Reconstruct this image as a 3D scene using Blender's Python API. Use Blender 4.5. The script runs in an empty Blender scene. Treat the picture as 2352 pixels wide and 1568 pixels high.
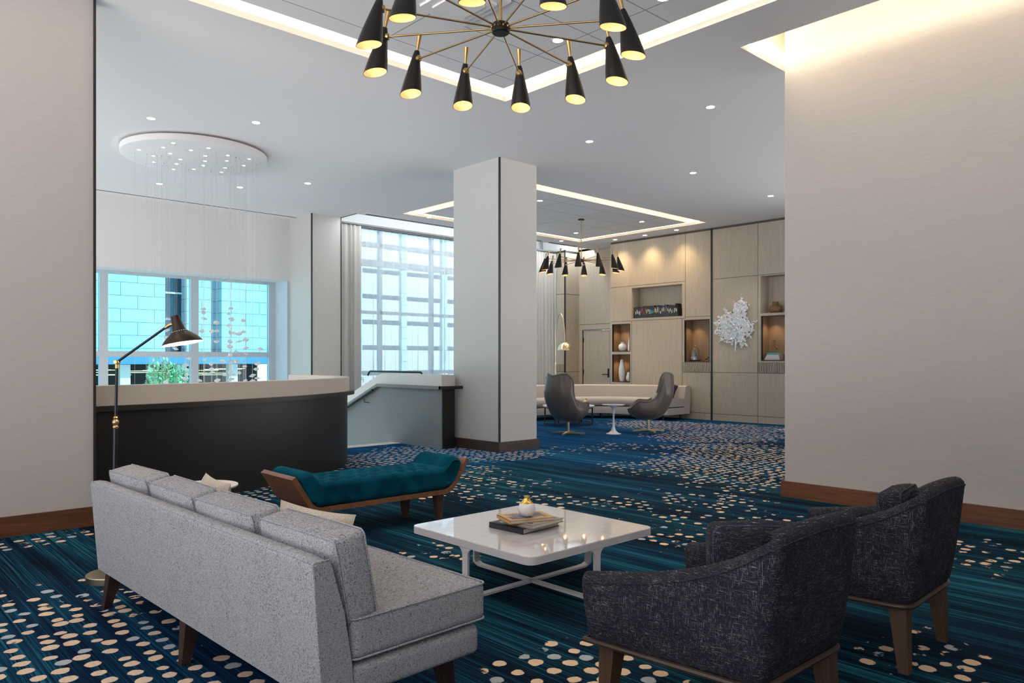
import bpy, math, random
from mathutils import Vector, Matrix, noise as mnoise
R = random.Random(11)
S = bpy.context.scene
COL = S.collection
PI = math.pi

# ---------------------------------------------------------------- mesh builder
class MB:
    """collects shapes and links them as ONE mesh object"""
    def __init__(s):
        s.v = []; s.f = []; s.m = []; s.sm = []; s.M = Matrix()
    def add(s, vs, fs, mi=0, smooth=True):
        b = len(s.v)
        for p in vs: s.v.append(tuple(s.M @ Vector(p)))
        for f in fs:
            s.f.append([b + i for i in f]); s.m.append(mi); s.sm.append(smooth)
        return s
    def box(s, x0, x1, y0, y1, z0, z1, mi=0, bev=0.0):
        if bev > 0:
            return s.rbox((x0+x1)/2, (y0+y1)/2, (z0+z1)/2, x1-x0, y1-y0, z1-z0, bev, mi, n=0)
        vs = [(x, y, z) for z in (z0, z1) for y in (y0, y1) for x in (x0, x1)]
        fs = [(0,2,3,1),(4,5,7,6),(0,1,5,4),(2,6,7,3),(0,4,6,2),(1,3,7,5)]
        return s.add(vs, fs, mi, False)
    def rbox(s, cx, cy, cz, sx, sy, sz, r, mi=0, n=6, rs=2, puff=(0,0,0), fn=None):
        """rounded box; n inner divisions per side, rs divisions of the rounding; puff bulges each axis"""
        H = (sx/2, sy/2, sz/2); r = min(r, min(H)*.98)
        def ticks(h):
            t = [-h + r*i/rs for i in range(rs+1)]
            k = max(n, 1)
            mid = [(-h+r) + (2*h-2*r)*i/k for i in range(1, k)]
            return t + mid + [-q for q in reversed(t)]
        T = [ticks(h) for h in H]
        idx = {}; vs = []; fs = []
        def vert(p):
            key = tuple(round(c, 6) for c in p)
            if key in idx: return idx[key]
            q = [max(-(H[i]-r), min(H[i]-r, p[i])) for i in range(3)]
            d = Vector([p[i]-q[i] for i in range(3)])
            if d.length > 1e-9: d = d.normalized()*r
            o = [q[i]+d[i] for i in range(3)]
            u = [o[i]/H[i] for i in range(3)]
            for i in range(3):
                if puff[i]:
                    j, k = (i+1) % 3, (i+2) % 3
                    o[i] += puff[i]*u[i]*(1-u[j]**2)*(1-u[k]**2)
            if fn: o = fn(*o)
            idx[key] = len(vs); vs.append((cx+o[0], cy+o[1], cz+o[2])); return idx[key]
        for ax in range(3):
            j, k = (ax+1) % 3, (ax+2) % 3
            for sg in (-1, 1):
                for a in range(len(T[j])-1):
                    for b in range(len(T[k])-1):
                        q = []
                        for (aa, bb) in ((a,b),(a+1,b),(a+1,b+1),(a,b+1)):
                            p = [0,0,0]; p[ax] = sg*H[ax]; p[j] = T[j][aa]; p[k] = T[k][bb]
                            q.append(vert(p))
                        if sg < 0: q.reverse()
                        if len(set(q)) >= 3:
                            qq = []
                            for e in q:
                                if e not in qq: qq.append(e)
                            fs.append(tuple(qq))
        return s.add(vs, fs, mi, True)
    def prism(s, poly, z0, z1, mi=0, axis='z', smooth=False):
        """poly in a plane extruded along axis; axis y: poly is (x,z); axis x: poly is (y,z)"""
        n = len(poly)
        def P(a, b, t):
            return {'z': (a, b, t), 'y': (a, t, b), 'x': (t, a, b)}[axis]
        vs = [P(a, b, z0) for a, b in poly] + [P(a, b, z1) for a, b in poly]
        fs = [(i, (i+1) % n, n+(i+1) % n, n+i) for i in range(n)]
        fs += [tuple(reversed(range(n))), tuple(range(n, 2*n))]
        return s.add(vs, fs, mi, smooth)
    def tube(s, pts, rad, seg=8, mi=0, closed=False, caps=True):
        pts = [Vector(p) for p in pts]; n = len(pts)
        rs = rad if isinstance(rad, (list, tuple)) else [rad]*n
        vs = []; fs = []; prev = None
        for i in range(n):
            a = pts[(i-1) % n] if (closed or i > 0) else pts[i]
            b = pts[(i+1) % n] if (closed or i < n-1) else pts[i]
            t = (b-a).normalized()
            if prev is None:
                ref = Vector((0,0,1)) if abs(t.z) < .9 else Vector((1,0,0))
                nx = ref.cross(t).normalized()
            else:
                nx = (prev - t*prev.dot(t)).normalized()
            prev = nx; ny = t.cross(nx)
            for k in range(seg):
                an = 2*PI*k/seg
                vs.append(pts[i] + (nx*math.cos(an)+ny*math.sin(an))*rs[i])
        m = n if closed else n-1
        for i in range(m):
            for k in range(seg):
                a = i*seg+k; b = i*seg+(k+1) % seg; j = (i+1) % n
                fs.append((a, b, j*seg+(k+1) % seg, j*seg+k))
        if caps and not closed:
            fs.append(tuple(reversed(range(seg)))); fs.append(tuple(range((n-1)*seg, n*seg)))
        return s.add(vs, fs, mi, True)
    def bar(s, a, b, rad, seg=8, mi=0): return s.tube([a, b], rad, seg, mi)
    def lathe(s, prof, seg=32, mi=0, c=(0,0,0), close=False):
        """prof: (r,z) pairs from bottom to top"""
        vs = []; fs = []; n = len(prof)
        for (r, z) in prof:
            for k in range(seg):
                an = 2*PI*k/seg; vs.append((c[0]+r*math.cos(an), c[1]+r*math.sin(an), c[2]+z))
        for i in range(n-1):
            for k in range(seg):
                k2 = (k+1) % seg
                fs.append((i*seg+k, i*seg+k2, (i+1)*seg+k2, (i+1)*seg+k))
        if prof[0][0] > 1e-6 and not close: fs.append(tuple(reversed(range(seg))))
        if prof[-1][0] > 1e-6 and not close: fs.append(tuple(range((n-1)*seg, n*seg)))
        return s.add(vs, fs, mi, True)
    def grid(s, nx, ny, fn, mi=0, smooth=True):
        vs = [fn(i/nx, j/ny) for j in range(ny+1) for i in range(nx+1)]
        fs = [(j*(nx+1)+i, j*(nx+1)+i+1, (j+1)*(nx+1)+i+1, (j+1)*(nx+1)+i) for j in range(ny) for i in range(nx)]
        return s.add(vs, fs, mi, smooth)
    def taper(s, cx, cy, z0, z1, b, t, dx=0, dy=0, mi=0):
        """square leg: half-size b at the floor, t at the top; the foot is shifted by dx,dy"""
        vs = [(cx+dx+a*b, cy+dy+c*b, z0) for a, c in ((-1,-1),(1,-1),(1,1),(-1,1))] + \
             [(cx+a*t, cy+c*t, z1) for a, c in ((-1,-1),(1,-1),(1,1),(-1,1))]
        fs = [(3,2,1,0),(4,5,6,7),(0,1,5,4),(1,2,6,5),(2,3,7,6),(3,0,4,7)]
        return s.add(vs, fs, mi, False)
    def build(s, name, mats, parent=None, angle=40):
        me = bpy.data.meshes.new(name)
        me.from_pydata(s.v, [], s.f)
        for p, mi, sm in zip(me.polygons, s.m, s.sm):
            p.material_index = mi; p.use_smooth = sm
        for mt in (mats if isinstance(mats, (list, tuple)) else [mats]): me.materials.append(mt)
        me.update()
        try: me.set_sharp_from_angle(angle=math.radians(angle))
        except Exception: pass
        o = bpy.data.objects.new(name, me); COL.objects.link(o)
        if parent is not None: o.parent = parent
        return o

def tag(o, label=None, cat=None, group=None, kind=None):
    if label: o['label'] = label
    if cat: o['category'] = cat
    if group: o['group'] = group
    if kind: o['kind'] = kind
    return o
def empty(name, loc, rz=0, label=None, cat=None, group=None, kind=None):
    o = bpy.data.objects.new(name, None); COL.objects.link(o)
    o.location = loc; o.rotation_euler = (0, 0, rz); o.empty_display_size = .1
    return tag(o, label, cat, group, kind)
def copy_tree(o, parent=None):
    c = o.copy(); COL.objects.link(c)
    if parent is not None: c.parent = parent
    for ch in list(o.children): copy_tree(ch, c)
    return c
def rounded(pts, r, k=5):
    """polyline with filleted corners (2d or 3d)"""
    pts = [Vector(p) for p in pts]; out = [pts[0]]
    for i in range(1, len(pts)-1):
        a, b, c = pts[i-1], pts[i], pts[i+1]
        d1 = (a-b); d2 = (c-b); rr = min(r, d1.length*.49, d2.length*.49)
        p, q = b+d1.normalized()*rr, b+d2.normalized()*rr
        for j in range(k+1):
            t = j/k; out.append((1-t)**2*p + 2*t*(1-t)*b + t*t*q)
    out.append(pts[-1]); return out

# ---------------------------------------------------------------- materials
def new(name):
    m = bpy.data.materials.new(name); m.use_nodes = True
    t = m.node_tree; b = t.nodes['Principled BSDF']; return m, t, b
def nd(t, typ, **kw):
    n = t.nodes.new(typ)
    for k, v in kw.items():
        if k in n.inputs: n.inputs[k].default_value = v
        else: setattr(n, k, v)
    return n
def lk(t, a, b): t.links.new(a, b)
def coords(t, scale=(1,1,1), rot=(0,0,0), kind='Object'):
    c = nd(t, 'ShaderNodeTexCoord'); mp = nd(t, 'ShaderNodeMapping')
    mp.inputs['Scale'].default_value = scale; mp.inputs['Rotation'].default_value = rot
    lk(t, c.outputs[kind], mp.inputs['Vector']); return mp.outputs['Vector']
def noise(t, vec, scale=5, detail=3, rough=.5, dist=0):
    n = nd(t, 'ShaderNodeTexNoise', Scale=scale, Detail=detail, Roughness=rough, Distortion=dist)
    lk(t, vec, n.inputs['Vector']); return n.outputs['Fac']
def ramp(t, fac, stops, interp='LINEAR'):
    r = nd(t, 'ShaderNodeValToRGB'); r.color_ramp.interpolation = interp
    e = r.color_ramp.elements
    while len(e) < len(stops): e.new(.5)
    for el, (p, c) in zip(e, stops):
        el.position = p; el.color = (*c, 1) if len(c) == 3 else c
    lk(t, fac, r.inputs['Fac']); return r.outputs['Color']
def mathn(t, op, a, b=None, clamp=False):
    n = nd(t, 'ShaderNodeMath', operation=op); n.use_clamp = clamp
    for i, x in enumerate((a, b)):
        if x is None: continue
        if isinstance(x, (int, float)): n.inputs[i].default_value = x
        else: lk(t, x, n.inputs[i])
    return n.outputs[0]
def mix(t, fac, a, b, blend='MIX'):
    n = nd(t, 'ShaderNodeMix', data_type='RGBA', blend_type=blend)
    for sock, x in ((n.inputs[0], fac), (n.inputs[6], a), (n.inputs[7], b)):
        if isinstance(x, (int, float)): sock.default_value = x
        elif isinstance(x, tuple): sock.default_value = (*x, 1) if len(x) == 3 else x
        else: lk(t, x, sock)
    return n.outputs[2]
def bump(t, b, h, strength=.2, dist=.005):
    n = nd(t, 'ShaderNodeBump', Strength=strength, Distance=dist)
    lk(t, h, n.inputs['Height']); lk(t, n.outputs[0], b.inputs['Normal'])
def plain(name, col, rough=.5, metal=0, var=.04, **kw):
    m, t, b = new(name)
    b.inputs['Roughness'].default_value = rough; b.inputs['Metallic'].default_value = metal
    f = noise(t, coords(t), 30, 2)
    lk(t, ramp(t, f, [(.3, tuple(c*(1-var) for c in col)), (.7, tuple(min(1, c*(1+var)) for c in col))]), b.inputs['Base Color'])
    for k, v in kw.items(): b.inputs[k.replace('_', ' ')].default_value = v
    return m
def emit(name, col, strength):
    m, t, b = new(name)
    b.inputs['Base Color'].default_value = (*col, 1)
    b.inputs['Emission Color'].default_value = (*col, 1); b.inputs['Emission Strength'].default_value = strength
    return m
def wood(name, c1, c2, axis='z', rough=.4, scale=1, coat=0):
    m, t, b = new(name)
    sc = {'x': (1.2,22,22), 'y': (22,1.2,22), 'z': (22,22,1.2)}[axis]
    v = coords(t, tuple(s*scale for s in sc))
    f = noise(t, v, 1.6, 5, .6, 1.2); g = noise(t, v, 9, 3, .6)
    h = mathn(t, 'ADD', mathn(t, 'MULTIPLY', f, .7), mathn(t, 'MULTIPLY', g, .3))
    lk(t, ramp(t, h, [(.32, c1), (.68, c2)]), b.inputs['Base Color'])
    b.inputs['Roughness'].default_value = rough; b.inputs['Coat Weight'].default_value = coat
    bump(t, b, g, .06, .002); return m
def thread_fabric(name, base, flecks, dens, rough=.9, mean=None, fx=1.0, sheen=.0):
    """woven cloth: dashes along x/y and z over a base colour"""
    m, t, b = new(name)
    a = noise(t, coords(t, (34*fx, 34*fx, 900*fx)), 1, 2, .65)
    c = noise(t, coords(t, (900*fx, 900*fx, 34*fx), (.02,.03,0)), 1, 2, .65)
    d = mathn(t, 'MAXIMUM', a, c)
    big = noise(t, coords(t), 14, 3)
    d2 = mathn(t, 'ADD', d, mathn(t, 'MULTIPLY', mathn(t, 'SUBTRACT', big, .5), .12))
    lk(t, ramp(t, d2, [(dens, base), (dens+.16, flecks)]), b.inputs['Base Color'])
    b.inputs['Roughness'].default_value = rough; b.inputs['Specular IOR Level'].default_value = .2
    b.inputs['Sheen Weight'].default_value = sheen
    bump(t, b, d, .35, .002); return m

M = {}
def wallcover():
    m, t, b = new('wallcovering')
    f = noise(t, coords(t, (5,5,160)), 1.5, 3, .6)
    g = noise(t, coords(t, (40,40,500)), 1, 2)
    h = mathn(t, 'ADD', mathn(t, 'MULTIPLY', f, .6), mathn(t, 'MULTIPLY', g, .4))
    lk(t, ramp(t, h, [(.3, (.425,.402,.395)), (.7, (.505,.48,.473))]), b.inputs['Base Color'])
    b.inputs['Roughness'].default_value = .75; bump(t, b, h, .12, .002); return m
M['wall'] = wallcover()
def pillarcover():
    m, t, b = new('pillar_wallcovering')
    f = noise(t, coords(t, (90,90,4)), 1.5, 3, .6)
    lk(t, ramp(t, f, [(.3, (.535,.535,.52)), (.7, (.575,.575,.555))]), b.inputs['Base Color'])
    b.inputs['Roughness'].default_value = .7; return m
M['pillar'] = pillarcover()
M['ceil'] = plain('ceiling_paint', (.84,.815,.825), .9, 0, .006)
M['white_paint'] = plain('white_paint', (.74,.74,.74), .6, 0, .01)
M['cove_paint'] = plain('cove_paint', (.86,.82,.74), .8)
def tiles():
    m, t, b = new('ceiling_tile')
    v = coords(t); br = nd(t, 'ShaderNodeTexBrick', offset=0.0, squash=1.0)
    lk(t, v, br.inputs['Vector'])
    br.inputs['Color1'].default_value = (.85,.825,.83,1); br.inputs['Color2'].default_value = (.82,.80,.81,1); br.inputs['Mortar'].default_value = (.30,.29,.30,1)
    br.inputs['Scale'].default_value = 1; br.inputs['Mortar Size'].default_value = .005; br.inputs['Brick Width'].default_value = 1.26; br.inputs['Row Height'].default_value = .63
    lk(t, br.outputs['Color'], b.inputs['Base Color']); b.inputs['Roughness'].default_value = .9; return m
M['tile'] = tiles()
M['oak'] = wood('light_oak', (.40,.335,.26), (.51,.44,.355), 'z', .55, 1)
M['oak_dark'] = wood('niche_wood', (.25,.165,.095), (.34,.235,.145), 'z', .6, 1)
M['seam'] = plain('seam_shadow_gap', (.12,.09,.065), .8)
M['walnut_x'] = wood('walnut_along_x', (.065,.024,.011), (.16,.062,.028), 'x', .38, 1)
M['walnut_y'] = wood('walnut_along_y', (.085,.032,.014), (.20,.080,.035), 'y', .38, 1)
M['walnut'] = wood('walnut_panel', (.13,.055,.028), (.27,.125,.065), 'y', .35, 1)
M['dark_wood_x'] = wood('dark_wood', (.035,.022,.017), (.075,.05,.038), 'x', .45)
M['rail_wood'] = wood('rail_wood', (.03,.018,.012), (.06,.036,.024), 'y', .4)
M['leg_wood'] = wood('dark_leg_wood', (.018,.010,.008), (.05,.026,.018), 'z', .4)
M['brown_leg'] = wood('brown_leg_wood', (.06,.032,.019), (.11,.06,.036), 'z', .45)
M['black_panel'] = plain('black_panel', (.012,.0105,.010), .42)
M['dark_trim'] = plain('dark_bronze_trim', (.028,.026,.024), .4, .3)
M['stair_wall'] = plain('grey_plaster', (.225,.24,.245), .65, 0, .02)
M['stone'] = plain('pale_stone', (.62,.545,.475), .55, 0, .01)
M['light_stone'] = plain('light_stone', (.72,.70,.67), .5)
M['white_metal'] = plain('white_metal', (.68,.67,.70), .35, 0, .01)
M['black_metal'] = plain('black_metal', (.016,.015,.015), .38, .4)
M['blue_black'] = plain('blued_metal', (.02,.025,.035), .3, .7)
M['brass'] = plain('brass', (.50,.345,.16), .33, 1)
M['pale_brass'] = plain('pale_brass', (.72,.62,.42), .28, 1)
M['gold'] = plain('gold_glaze', (.85,.58,.16), .12, 1)
M['ceramic'] = plain('white_ceramic', (.82,.82,.84), .15)
M['matte_ceramic'] = plain('matte_white_ceramic', (.80,.79,.78), .5)
M['window_frame'] = plain('window_frame_paint', (.52,.60,.66), .5)
def marble():
    m, t, b = new('white_marble')
    v = coords(t, (3,14,3), (0,0,.4))
    f = noise(t, v, 1.2, 8, .62, 1.5); g = noise(t, v, 7, 4, .6)
    h = mathn(t, 'ADD', mathn(t, 'MULTIPLY', f, .75), mathn(t, 'MULTIPLY', g, .25))
    lk(t, ramp(t, h, [(.36, (.60,.60,.62)), (.48, (.66,.66,.675)), (.7, (.69,.69,.705))]), b.inputs['Base Color'])
    b.inputs['Roughness'].default_value = .035; b.inputs['Coat Weight'].default_value = .8; b.inputs['Coat Roughness'].default_value = .03; return m
M['marble'] = marble()
def sofa_cloth():
    m, t, b = new('grey_flecked_cloth')
    w = noise(t, coords(t, (230,230,230)), 1, 3, .75); w2 = noise(t, coords(t, (420,420,60)), 1, 2, .6); w3 = noise(t, coords(t, (60,60,420)), 1, 2, .6)
    fl = mathn(t, 'MINIMUM', noise(t, coords(t, (130,130,260)), 1, 2, .6), noise(t, coords(t, (260,260,120), (.3,.2,.1)), 1, 2, .6))
    big = noise(t, coords(t), 8, 3)
    fl = mathn(t, 'ADD', fl, mathn(t, 'MULTIPLY', mathn(t, 'SUBTRACT', big, .5), .10))
    wv = mathn(t, 'ADD', mathn(t, 'MULTIPLY', w, .5), mathn(t, 'MULTIPLY', mathn(t, 'ADD', w2, w3), .25))
    base = ramp(t, wv, [(.38, (.185,.20,.225)), (.62, (.49,.505,.53))])
    k = ramp(t, fl, [(.34, (1,1,1)), (.38, (0,0,0))])
    lk(t, mix(t, mathn(t, 'MULTIPLY', k, .9), base, (.06,.065,.085)), b.inputs['Base Color'])
    b.inputs['Roughness'].default_value = .95; b.inputs['Specular IOR Level'].default_value = .15
    bump(t, b, w, .5, .003); return m
M['sofa'] = sofa_cloth()
M['piping'] = plain('grey_piping', (.27,.285,.31), .9)
M['chair'] = thread_fabric('dark_flecked_cloth', (.012,.013,.022), (.33,.33,.37), .60)
M['curve'] = thread_fabric('beige_boucle', (.44,.40,.365), (.56,.515,.475), .5)
M['pillow_dark'] = thread_fabric('navy_pillow_cloth', (.01,.013,.03), (.14,.15,.2), .52)
def velvet():
    m, t, b = new('teal_velvet')
    f = noise(t, coords(t), 7, 3)
    lk(t, ramp(t, f, [(.3, (.0005,.034,.062)), (.7, (.001,.078,.125))]), b.inputs['Base Color'])
    b.inputs['Roughness'].default_value = 1; b.inputs['Specular IOR Level'].default_value = .08; b.inputs['Sheen Weight'].default_value = .16
    b.inputs['Sheen Tint'].default_value = (.01,.45,.62,1); b.inputs['Sheen Roughness'].default_value = .28; return m
M['velvet'] = velvet()
def fur():
    m, t, b = new('cream_fur')
    f = noise(t, coords(t, (60,60,160)), 1.5, 4, .7)
    lk(t, ramp(t, f, [(.3, (.50,.42,.32)), (.7, (.78,.70,.60))]), b.inputs['Base Color'])
    b.inputs['Roughness'].default_value = 1; b.inputs['Sheen Weight'].default_value = .4; bump(t, b, f, .8, .01); return m
M['fur'] = fur()
M['leather'] = plain('taupe_leather', (.135,.115,.099), .30)
M['leather_in'] = plain('brown_leather', (.16,.10,.065), .45)
def cloth(name, c1, c2, alpha=0.0, transl=.35):
    m, t, b = new(name)
    f = noise(t, coords(t, (120,120,300)), 1, 2)
    col = ramp(t, f, [(.3, c1), (.7, c2)])
    lk(t, col, b.inputs['Base Color']); b.inputs['Roughness'].default_value = .9; b.inputs['Specular IOR Level'].default_value = 0
    tr = nd(t, 'ShaderNodeBsdfTranslucent'); lk(t, col, tr.inputs['Color'])
    mx = nd(t, 'ShaderNodeMixShader', Fac=transl); lk(t, b.outputs[0], mx.inputs[1]); lk(t, tr.outputs[0], mx.inputs[2])
    out = t.nodes['Material Output']; last = mx.outputs[0]
    if alpha > 0:
        tp = nd(t, 'ShaderNodeBsdfTransparent'); m2 = nd(t, 'ShaderNodeMixShader', Fac=alpha)
        lk(t, last, m2.inputs[1]); lk(t, tp.outputs[0], m2.inputs[2]); last = m2.outputs[0]
    lk(t, last, out.inputs['Surface']); return m
M['drape'] = cloth('beige_linen_drape', (.52,.48,.44), (.66,.61,.56), 0, .3)
M['sheer'] = cloth('white_sheer', (.78,.82,.85), (.88,.90,.92), .42, .55)
def pane(name, tint, gloss=.015):
    m, t, b = new(name)
    tp = nd(t, 'ShaderNodeBsdfTransparent'); tp.inputs['Color'].default_value = (*tint, 1)
    f = noise(t, coords(t), 2, 1)
    gl = nd(t, 'ShaderNodeBsdfGlossy', Roughness=.02)
    lk(t, ramp(t, f, [(0, (.9,.95,1)), (1, (1,1,1))]), gl.inputs['Color'])
    mx = nd(t, 'ShaderNodeMixShader', Fac=gloss); lk(t, tp.outputs[0], mx.inputs[1]); lk(t, gl.outputs[0], mx.inputs[2])
    lk(t, mx.outputs[0], t.nodes['Material Output'].inputs['Surface']); return m
M['pane'] = pane('daylight_cast_glass', (.58,.85,.94))  # cyan cast of the daylight outside is put into the glass colour
M['pane2'] = pane('clear_window_glass', (.76,.89,.96))
def crystal():
    m, t, b = new('crystal_glass')
    f = noise(t, coords(t), 25, 2)
    lk(t, ramp(t, f, [(.3, (.80,.86,.92)), (.7, (1,1,1))]), b.inputs['Base Color'])
    b.inputs['Roughness'].default_value = .08; b.inputs['Specular IOR Level'].default_value = .9; b.inputs['Transmission Weight'].default_value = .55
    tr = nd(t, 'ShaderNodeBsdfTranslucent'); tr.inputs['Color'].default_value = (.95,.98,1,1)
    mx = nd(t, 'ShaderNodeMixShader', Fac=.22); lk(t, b.outputs[0], mx.inputs[1]); lk(t, tr.outputs[0], mx.inputs[2])
    lk(t, mx.outputs[0], t.nodes['Material Output'].inputs['Surface']); return m
M['crystal'] = crystal()
# ================================================================= SETTING
ZC = 4.216
# ---- carpet
def carpet():
    m, t, b = new('patterned_carpet')
    ob = nd(t, 'ShaderNodeTexCoord').outputs['Object']
    f1 = noise(t, coords(t, (60,.55,1)), 1, 3, .65); f2 = noise(t, coords(t, (150,1.0,1)), 1, 2, .6)
    f3 = noise(t, coords(t, (7,.16,1)), 1, 2, .5); pile = noise(t, ob, 260, 2)
    st = mathn(t, 'ADD', mathn(t, 'MULTIPLY', f1, .42), mathn(t, 'MULTIPLY', f2, .50))
    st = mathn(t, 'ADD', st, mathn(t, 'MULTIPLY', f3, .30))
    st = mathn(t, 'ADD', st, mathn(t, 'MULTIPLY', mathn(t, 'SUBTRACT', noise(t, coords(t, (1.7,.22,1)), 1, 2), .5), .30))
    st = mathn(t, 'ADD', st, mathn(t, 'MULTIPLY', pile, .05))
    teal = ramp(t, st, [(.52, (.0018,.0042,.011)), (.615, (.0025,.012,.030)), (.685, (.004,.040,.068)), (.79, (.022,.165,.225))])
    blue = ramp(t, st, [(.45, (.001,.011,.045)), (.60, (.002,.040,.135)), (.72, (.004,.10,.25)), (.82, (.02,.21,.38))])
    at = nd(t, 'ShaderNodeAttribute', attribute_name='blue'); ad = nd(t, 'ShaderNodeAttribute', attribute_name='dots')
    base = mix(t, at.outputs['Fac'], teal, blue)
    # dots
    wob = noise(t, ob, 22, 2)
    wv = nd(t, 'ShaderNodeVectorMath', operation='ADD'); lk(t, ob, wv.inputs[0])
    cb = nd(t, 'ShaderNodeCombineXYZ'); k = mathn(t, 'MULTIPLY', mathn(t, 'SUBTRACT', wob, .5), .022)
    lk(t, k, cb.inputs[0]); lk(t, k, cb.inputs[1]); lk(t, cb.outputs[0], wv.inputs[1])
    vo = nd(t, 'ShaderNodeTexVoronoi', voronoi_dimensions='2D', Scale=9.2, Randomness=.42)
    lk(t, wv.outputs[0], vo.inputs['Vector'])
    sep = nd(t, 'ShaderNodeSeparateColor'); lk(t, vo.outputs['Color'], sep.inputs[0])
    bite = noise(t, ob, 17, 2, .6)
    # presence: cell random below the local density, with broken pieces where the density is middling
    e = mathn(t, 'SUBTRACT', ad.outputs['Fac'], mathn(t, 'MULTIPLY', sep.outputs[0], .62))
    e = mathn(t, 'SUBTRACT', e, mathn(t, 'MULTIPLY', mathn(t, 'SUBTRACT', bite, .30), 1.1))
    rad = mathn(t, 'ADD', .245, mathn(t, 'MULTIPLY', sep.outputs[1], .10))
    edge = mathn(t, 'SUBTRACT', rad, vo.outputs['Distance'])
    mask = mathn(t, 'MULTIPLY', mathn(t, 'MULTIPLY', edge, 28, True), mathn(t, 'MULTIPLY', e, 14, True), True)
    dcol = mix(t, mathn(t, 'GREATER_THAN', sep.outputs[2], .80), (.80,.585,.39), (.42,.46,.49))
    dcol = mix(t, mathn(t, 'MULTIPLY', mathn(t, 'SUBTRACT', f2, .45, True), 1.2, True), dcol, (.40,.36,.36))
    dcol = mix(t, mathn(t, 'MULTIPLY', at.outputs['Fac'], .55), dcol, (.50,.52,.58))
    col = mix(t, mask, base, dcol)
    lk(t, col, b.inputs['Base Color']); b.inputs['Roughness'].default_value = .95; b.inputs['Specular IOR Level'].default_value = .06
    b.inputs['Sheen Weight'].default_value = 0
    bump(t, b, pile, .35, .004); return m
M['carpet'] = carpet()
BL = [(0.75, 3.7, 0.55, 1.15, 1.0), (0.95, 4.7, 0.4, 0.4, 0.55), (1.3, 2.9, 0.5, 0.5, 0.9), (0.9, 6.35, 0.8, 0.22, 0.6), (2.42, 2.08, 0.42, 0.36, 0.98), (3.62, 1.2, 0.36, 0.3, 0.55), (5.85, 1.5, 0.5, 0.6, 0.55), (4.75, 3.3, 0.45, 0.4, 0.62), (5.3, 3.6, 0.45, 0.4, 0.5), (3.12, 4.1, 0.32, 0.28, 0.55), (2.75, 3.9, 0.25, 0.25, 0.42), (5.0, 5.0, 0.38, 0.5, 0.5), (5.5, 4.4, 0.3, 0.5, 0.5), (5.6, 6.0, 0.4, 0.6, 0.5), (6.2, 3.9, 0.45, 0.6, 0.52), (5.7, 2.9, 0.4, 0.45, 0.55), (8.7, 5.0, 1.15, 1.15, 0.95), (7.6, 4.4, 0.6, 0.7, 0.75), (7.0, 4.2, 0.4, 0.5, 0.6), (7.4, 5.6, 0.5, 0.7, 0.55), (9.9, 5.9, 0.9, 0.9, 0.8), (11.6, 7.1, 1.3, 1.0, 1.0), (12.6, 9.0, 0.9, 1.2, 1.0), (13.2, 7.6, 0.7, 1.3, 0.9), (6.4, 8.5, 0.85, 0.95, 0.92), (7.0, 7.6, 0.7, 0.42, 0.85), (5.4, 8.3, 0.8, 0.8, 0.9), (5.5, 6.9, 0.6, 0.5, 0.7), (4.6, 6.1, 0.6, 0.7, 0.58), (3.1, 7.2, 0.5, 0.4, 0.8), (1.9, 6.6, 0.7, 0.4, 0.45), (8.2, 7.4, 0.7, 0.5, 0.45), (9.2, 7.2, 0.6, 0.5, 0.4)]
BB = [(9.5,9.5,2.6,2.6,.9),(6.3,8.8,1.3,1.5,.95),(12.5,8.5,2.0,2.6,.8),(1.0,3.6,1.0,1.4,.25),(8.2,6.8,1.4,1.3,.5)]  # blue areas: carpet's own blues plus window daylight sheen put into its colour
def fall(u, v, L):
    d = 0
    for (a, b2, ru, rv, amp) in L:
        q = math.sqrt(((u-a)/ru)**2+((v-b2)/rv)**2)
        if q < 1.5: d = max(d, amp*min(1, max(0, (1.45-q)/.75)))
    return d
PAR = [(-3.0,6.95),(.6,6.98),(1.4,7.04),(1.95,7.12),(2.53,7.22),(3.23,7.42),(3.87,7.68),(4.4,7.98),(4.78,8.28),(5.04,8.62),(5.19,9.0),(5.26,9.4),(5.28,9.87),(5.28,10.42)]
def smooth_path(P, k=6):
    out = []
    for i in range(len(P)-1):
        p0, p1, p2, p3 = (Vector(P[max(0, min(len(P)-1, j))]) for j in (i-1, i, i+1, i+2))
        for s in range(k):
            t = s/k
            out.append(.5*((2*p1)+(p2-p0)*t+(2*p0-5*p1+4*p2-p3)*t*t+(3*p1-p0-3*p2+p3)*t**3))
    out.append(Vector(P[-1])); return out
PATH = smooth_path(PAR)
def par_v(u):
    best = None
    for a, b in zip(PATH, PATH[1:]):
        if a.x <= u <= b.x and b.x > a.x: best = a.y+(b.y-a.y)*(u-a.x)/(b.x-a.x)
    return best
def in_well(u, v):
    if v > 10.12 and 5.2 < u < 6.95: return True
    if u < 5.28:
        pv = par_v(u)
        if pv is not None and v > pv+.11: return True
        if u < -3: return v > 7
    if u < 6.95 and v > 10.6: return True
    return False
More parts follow.
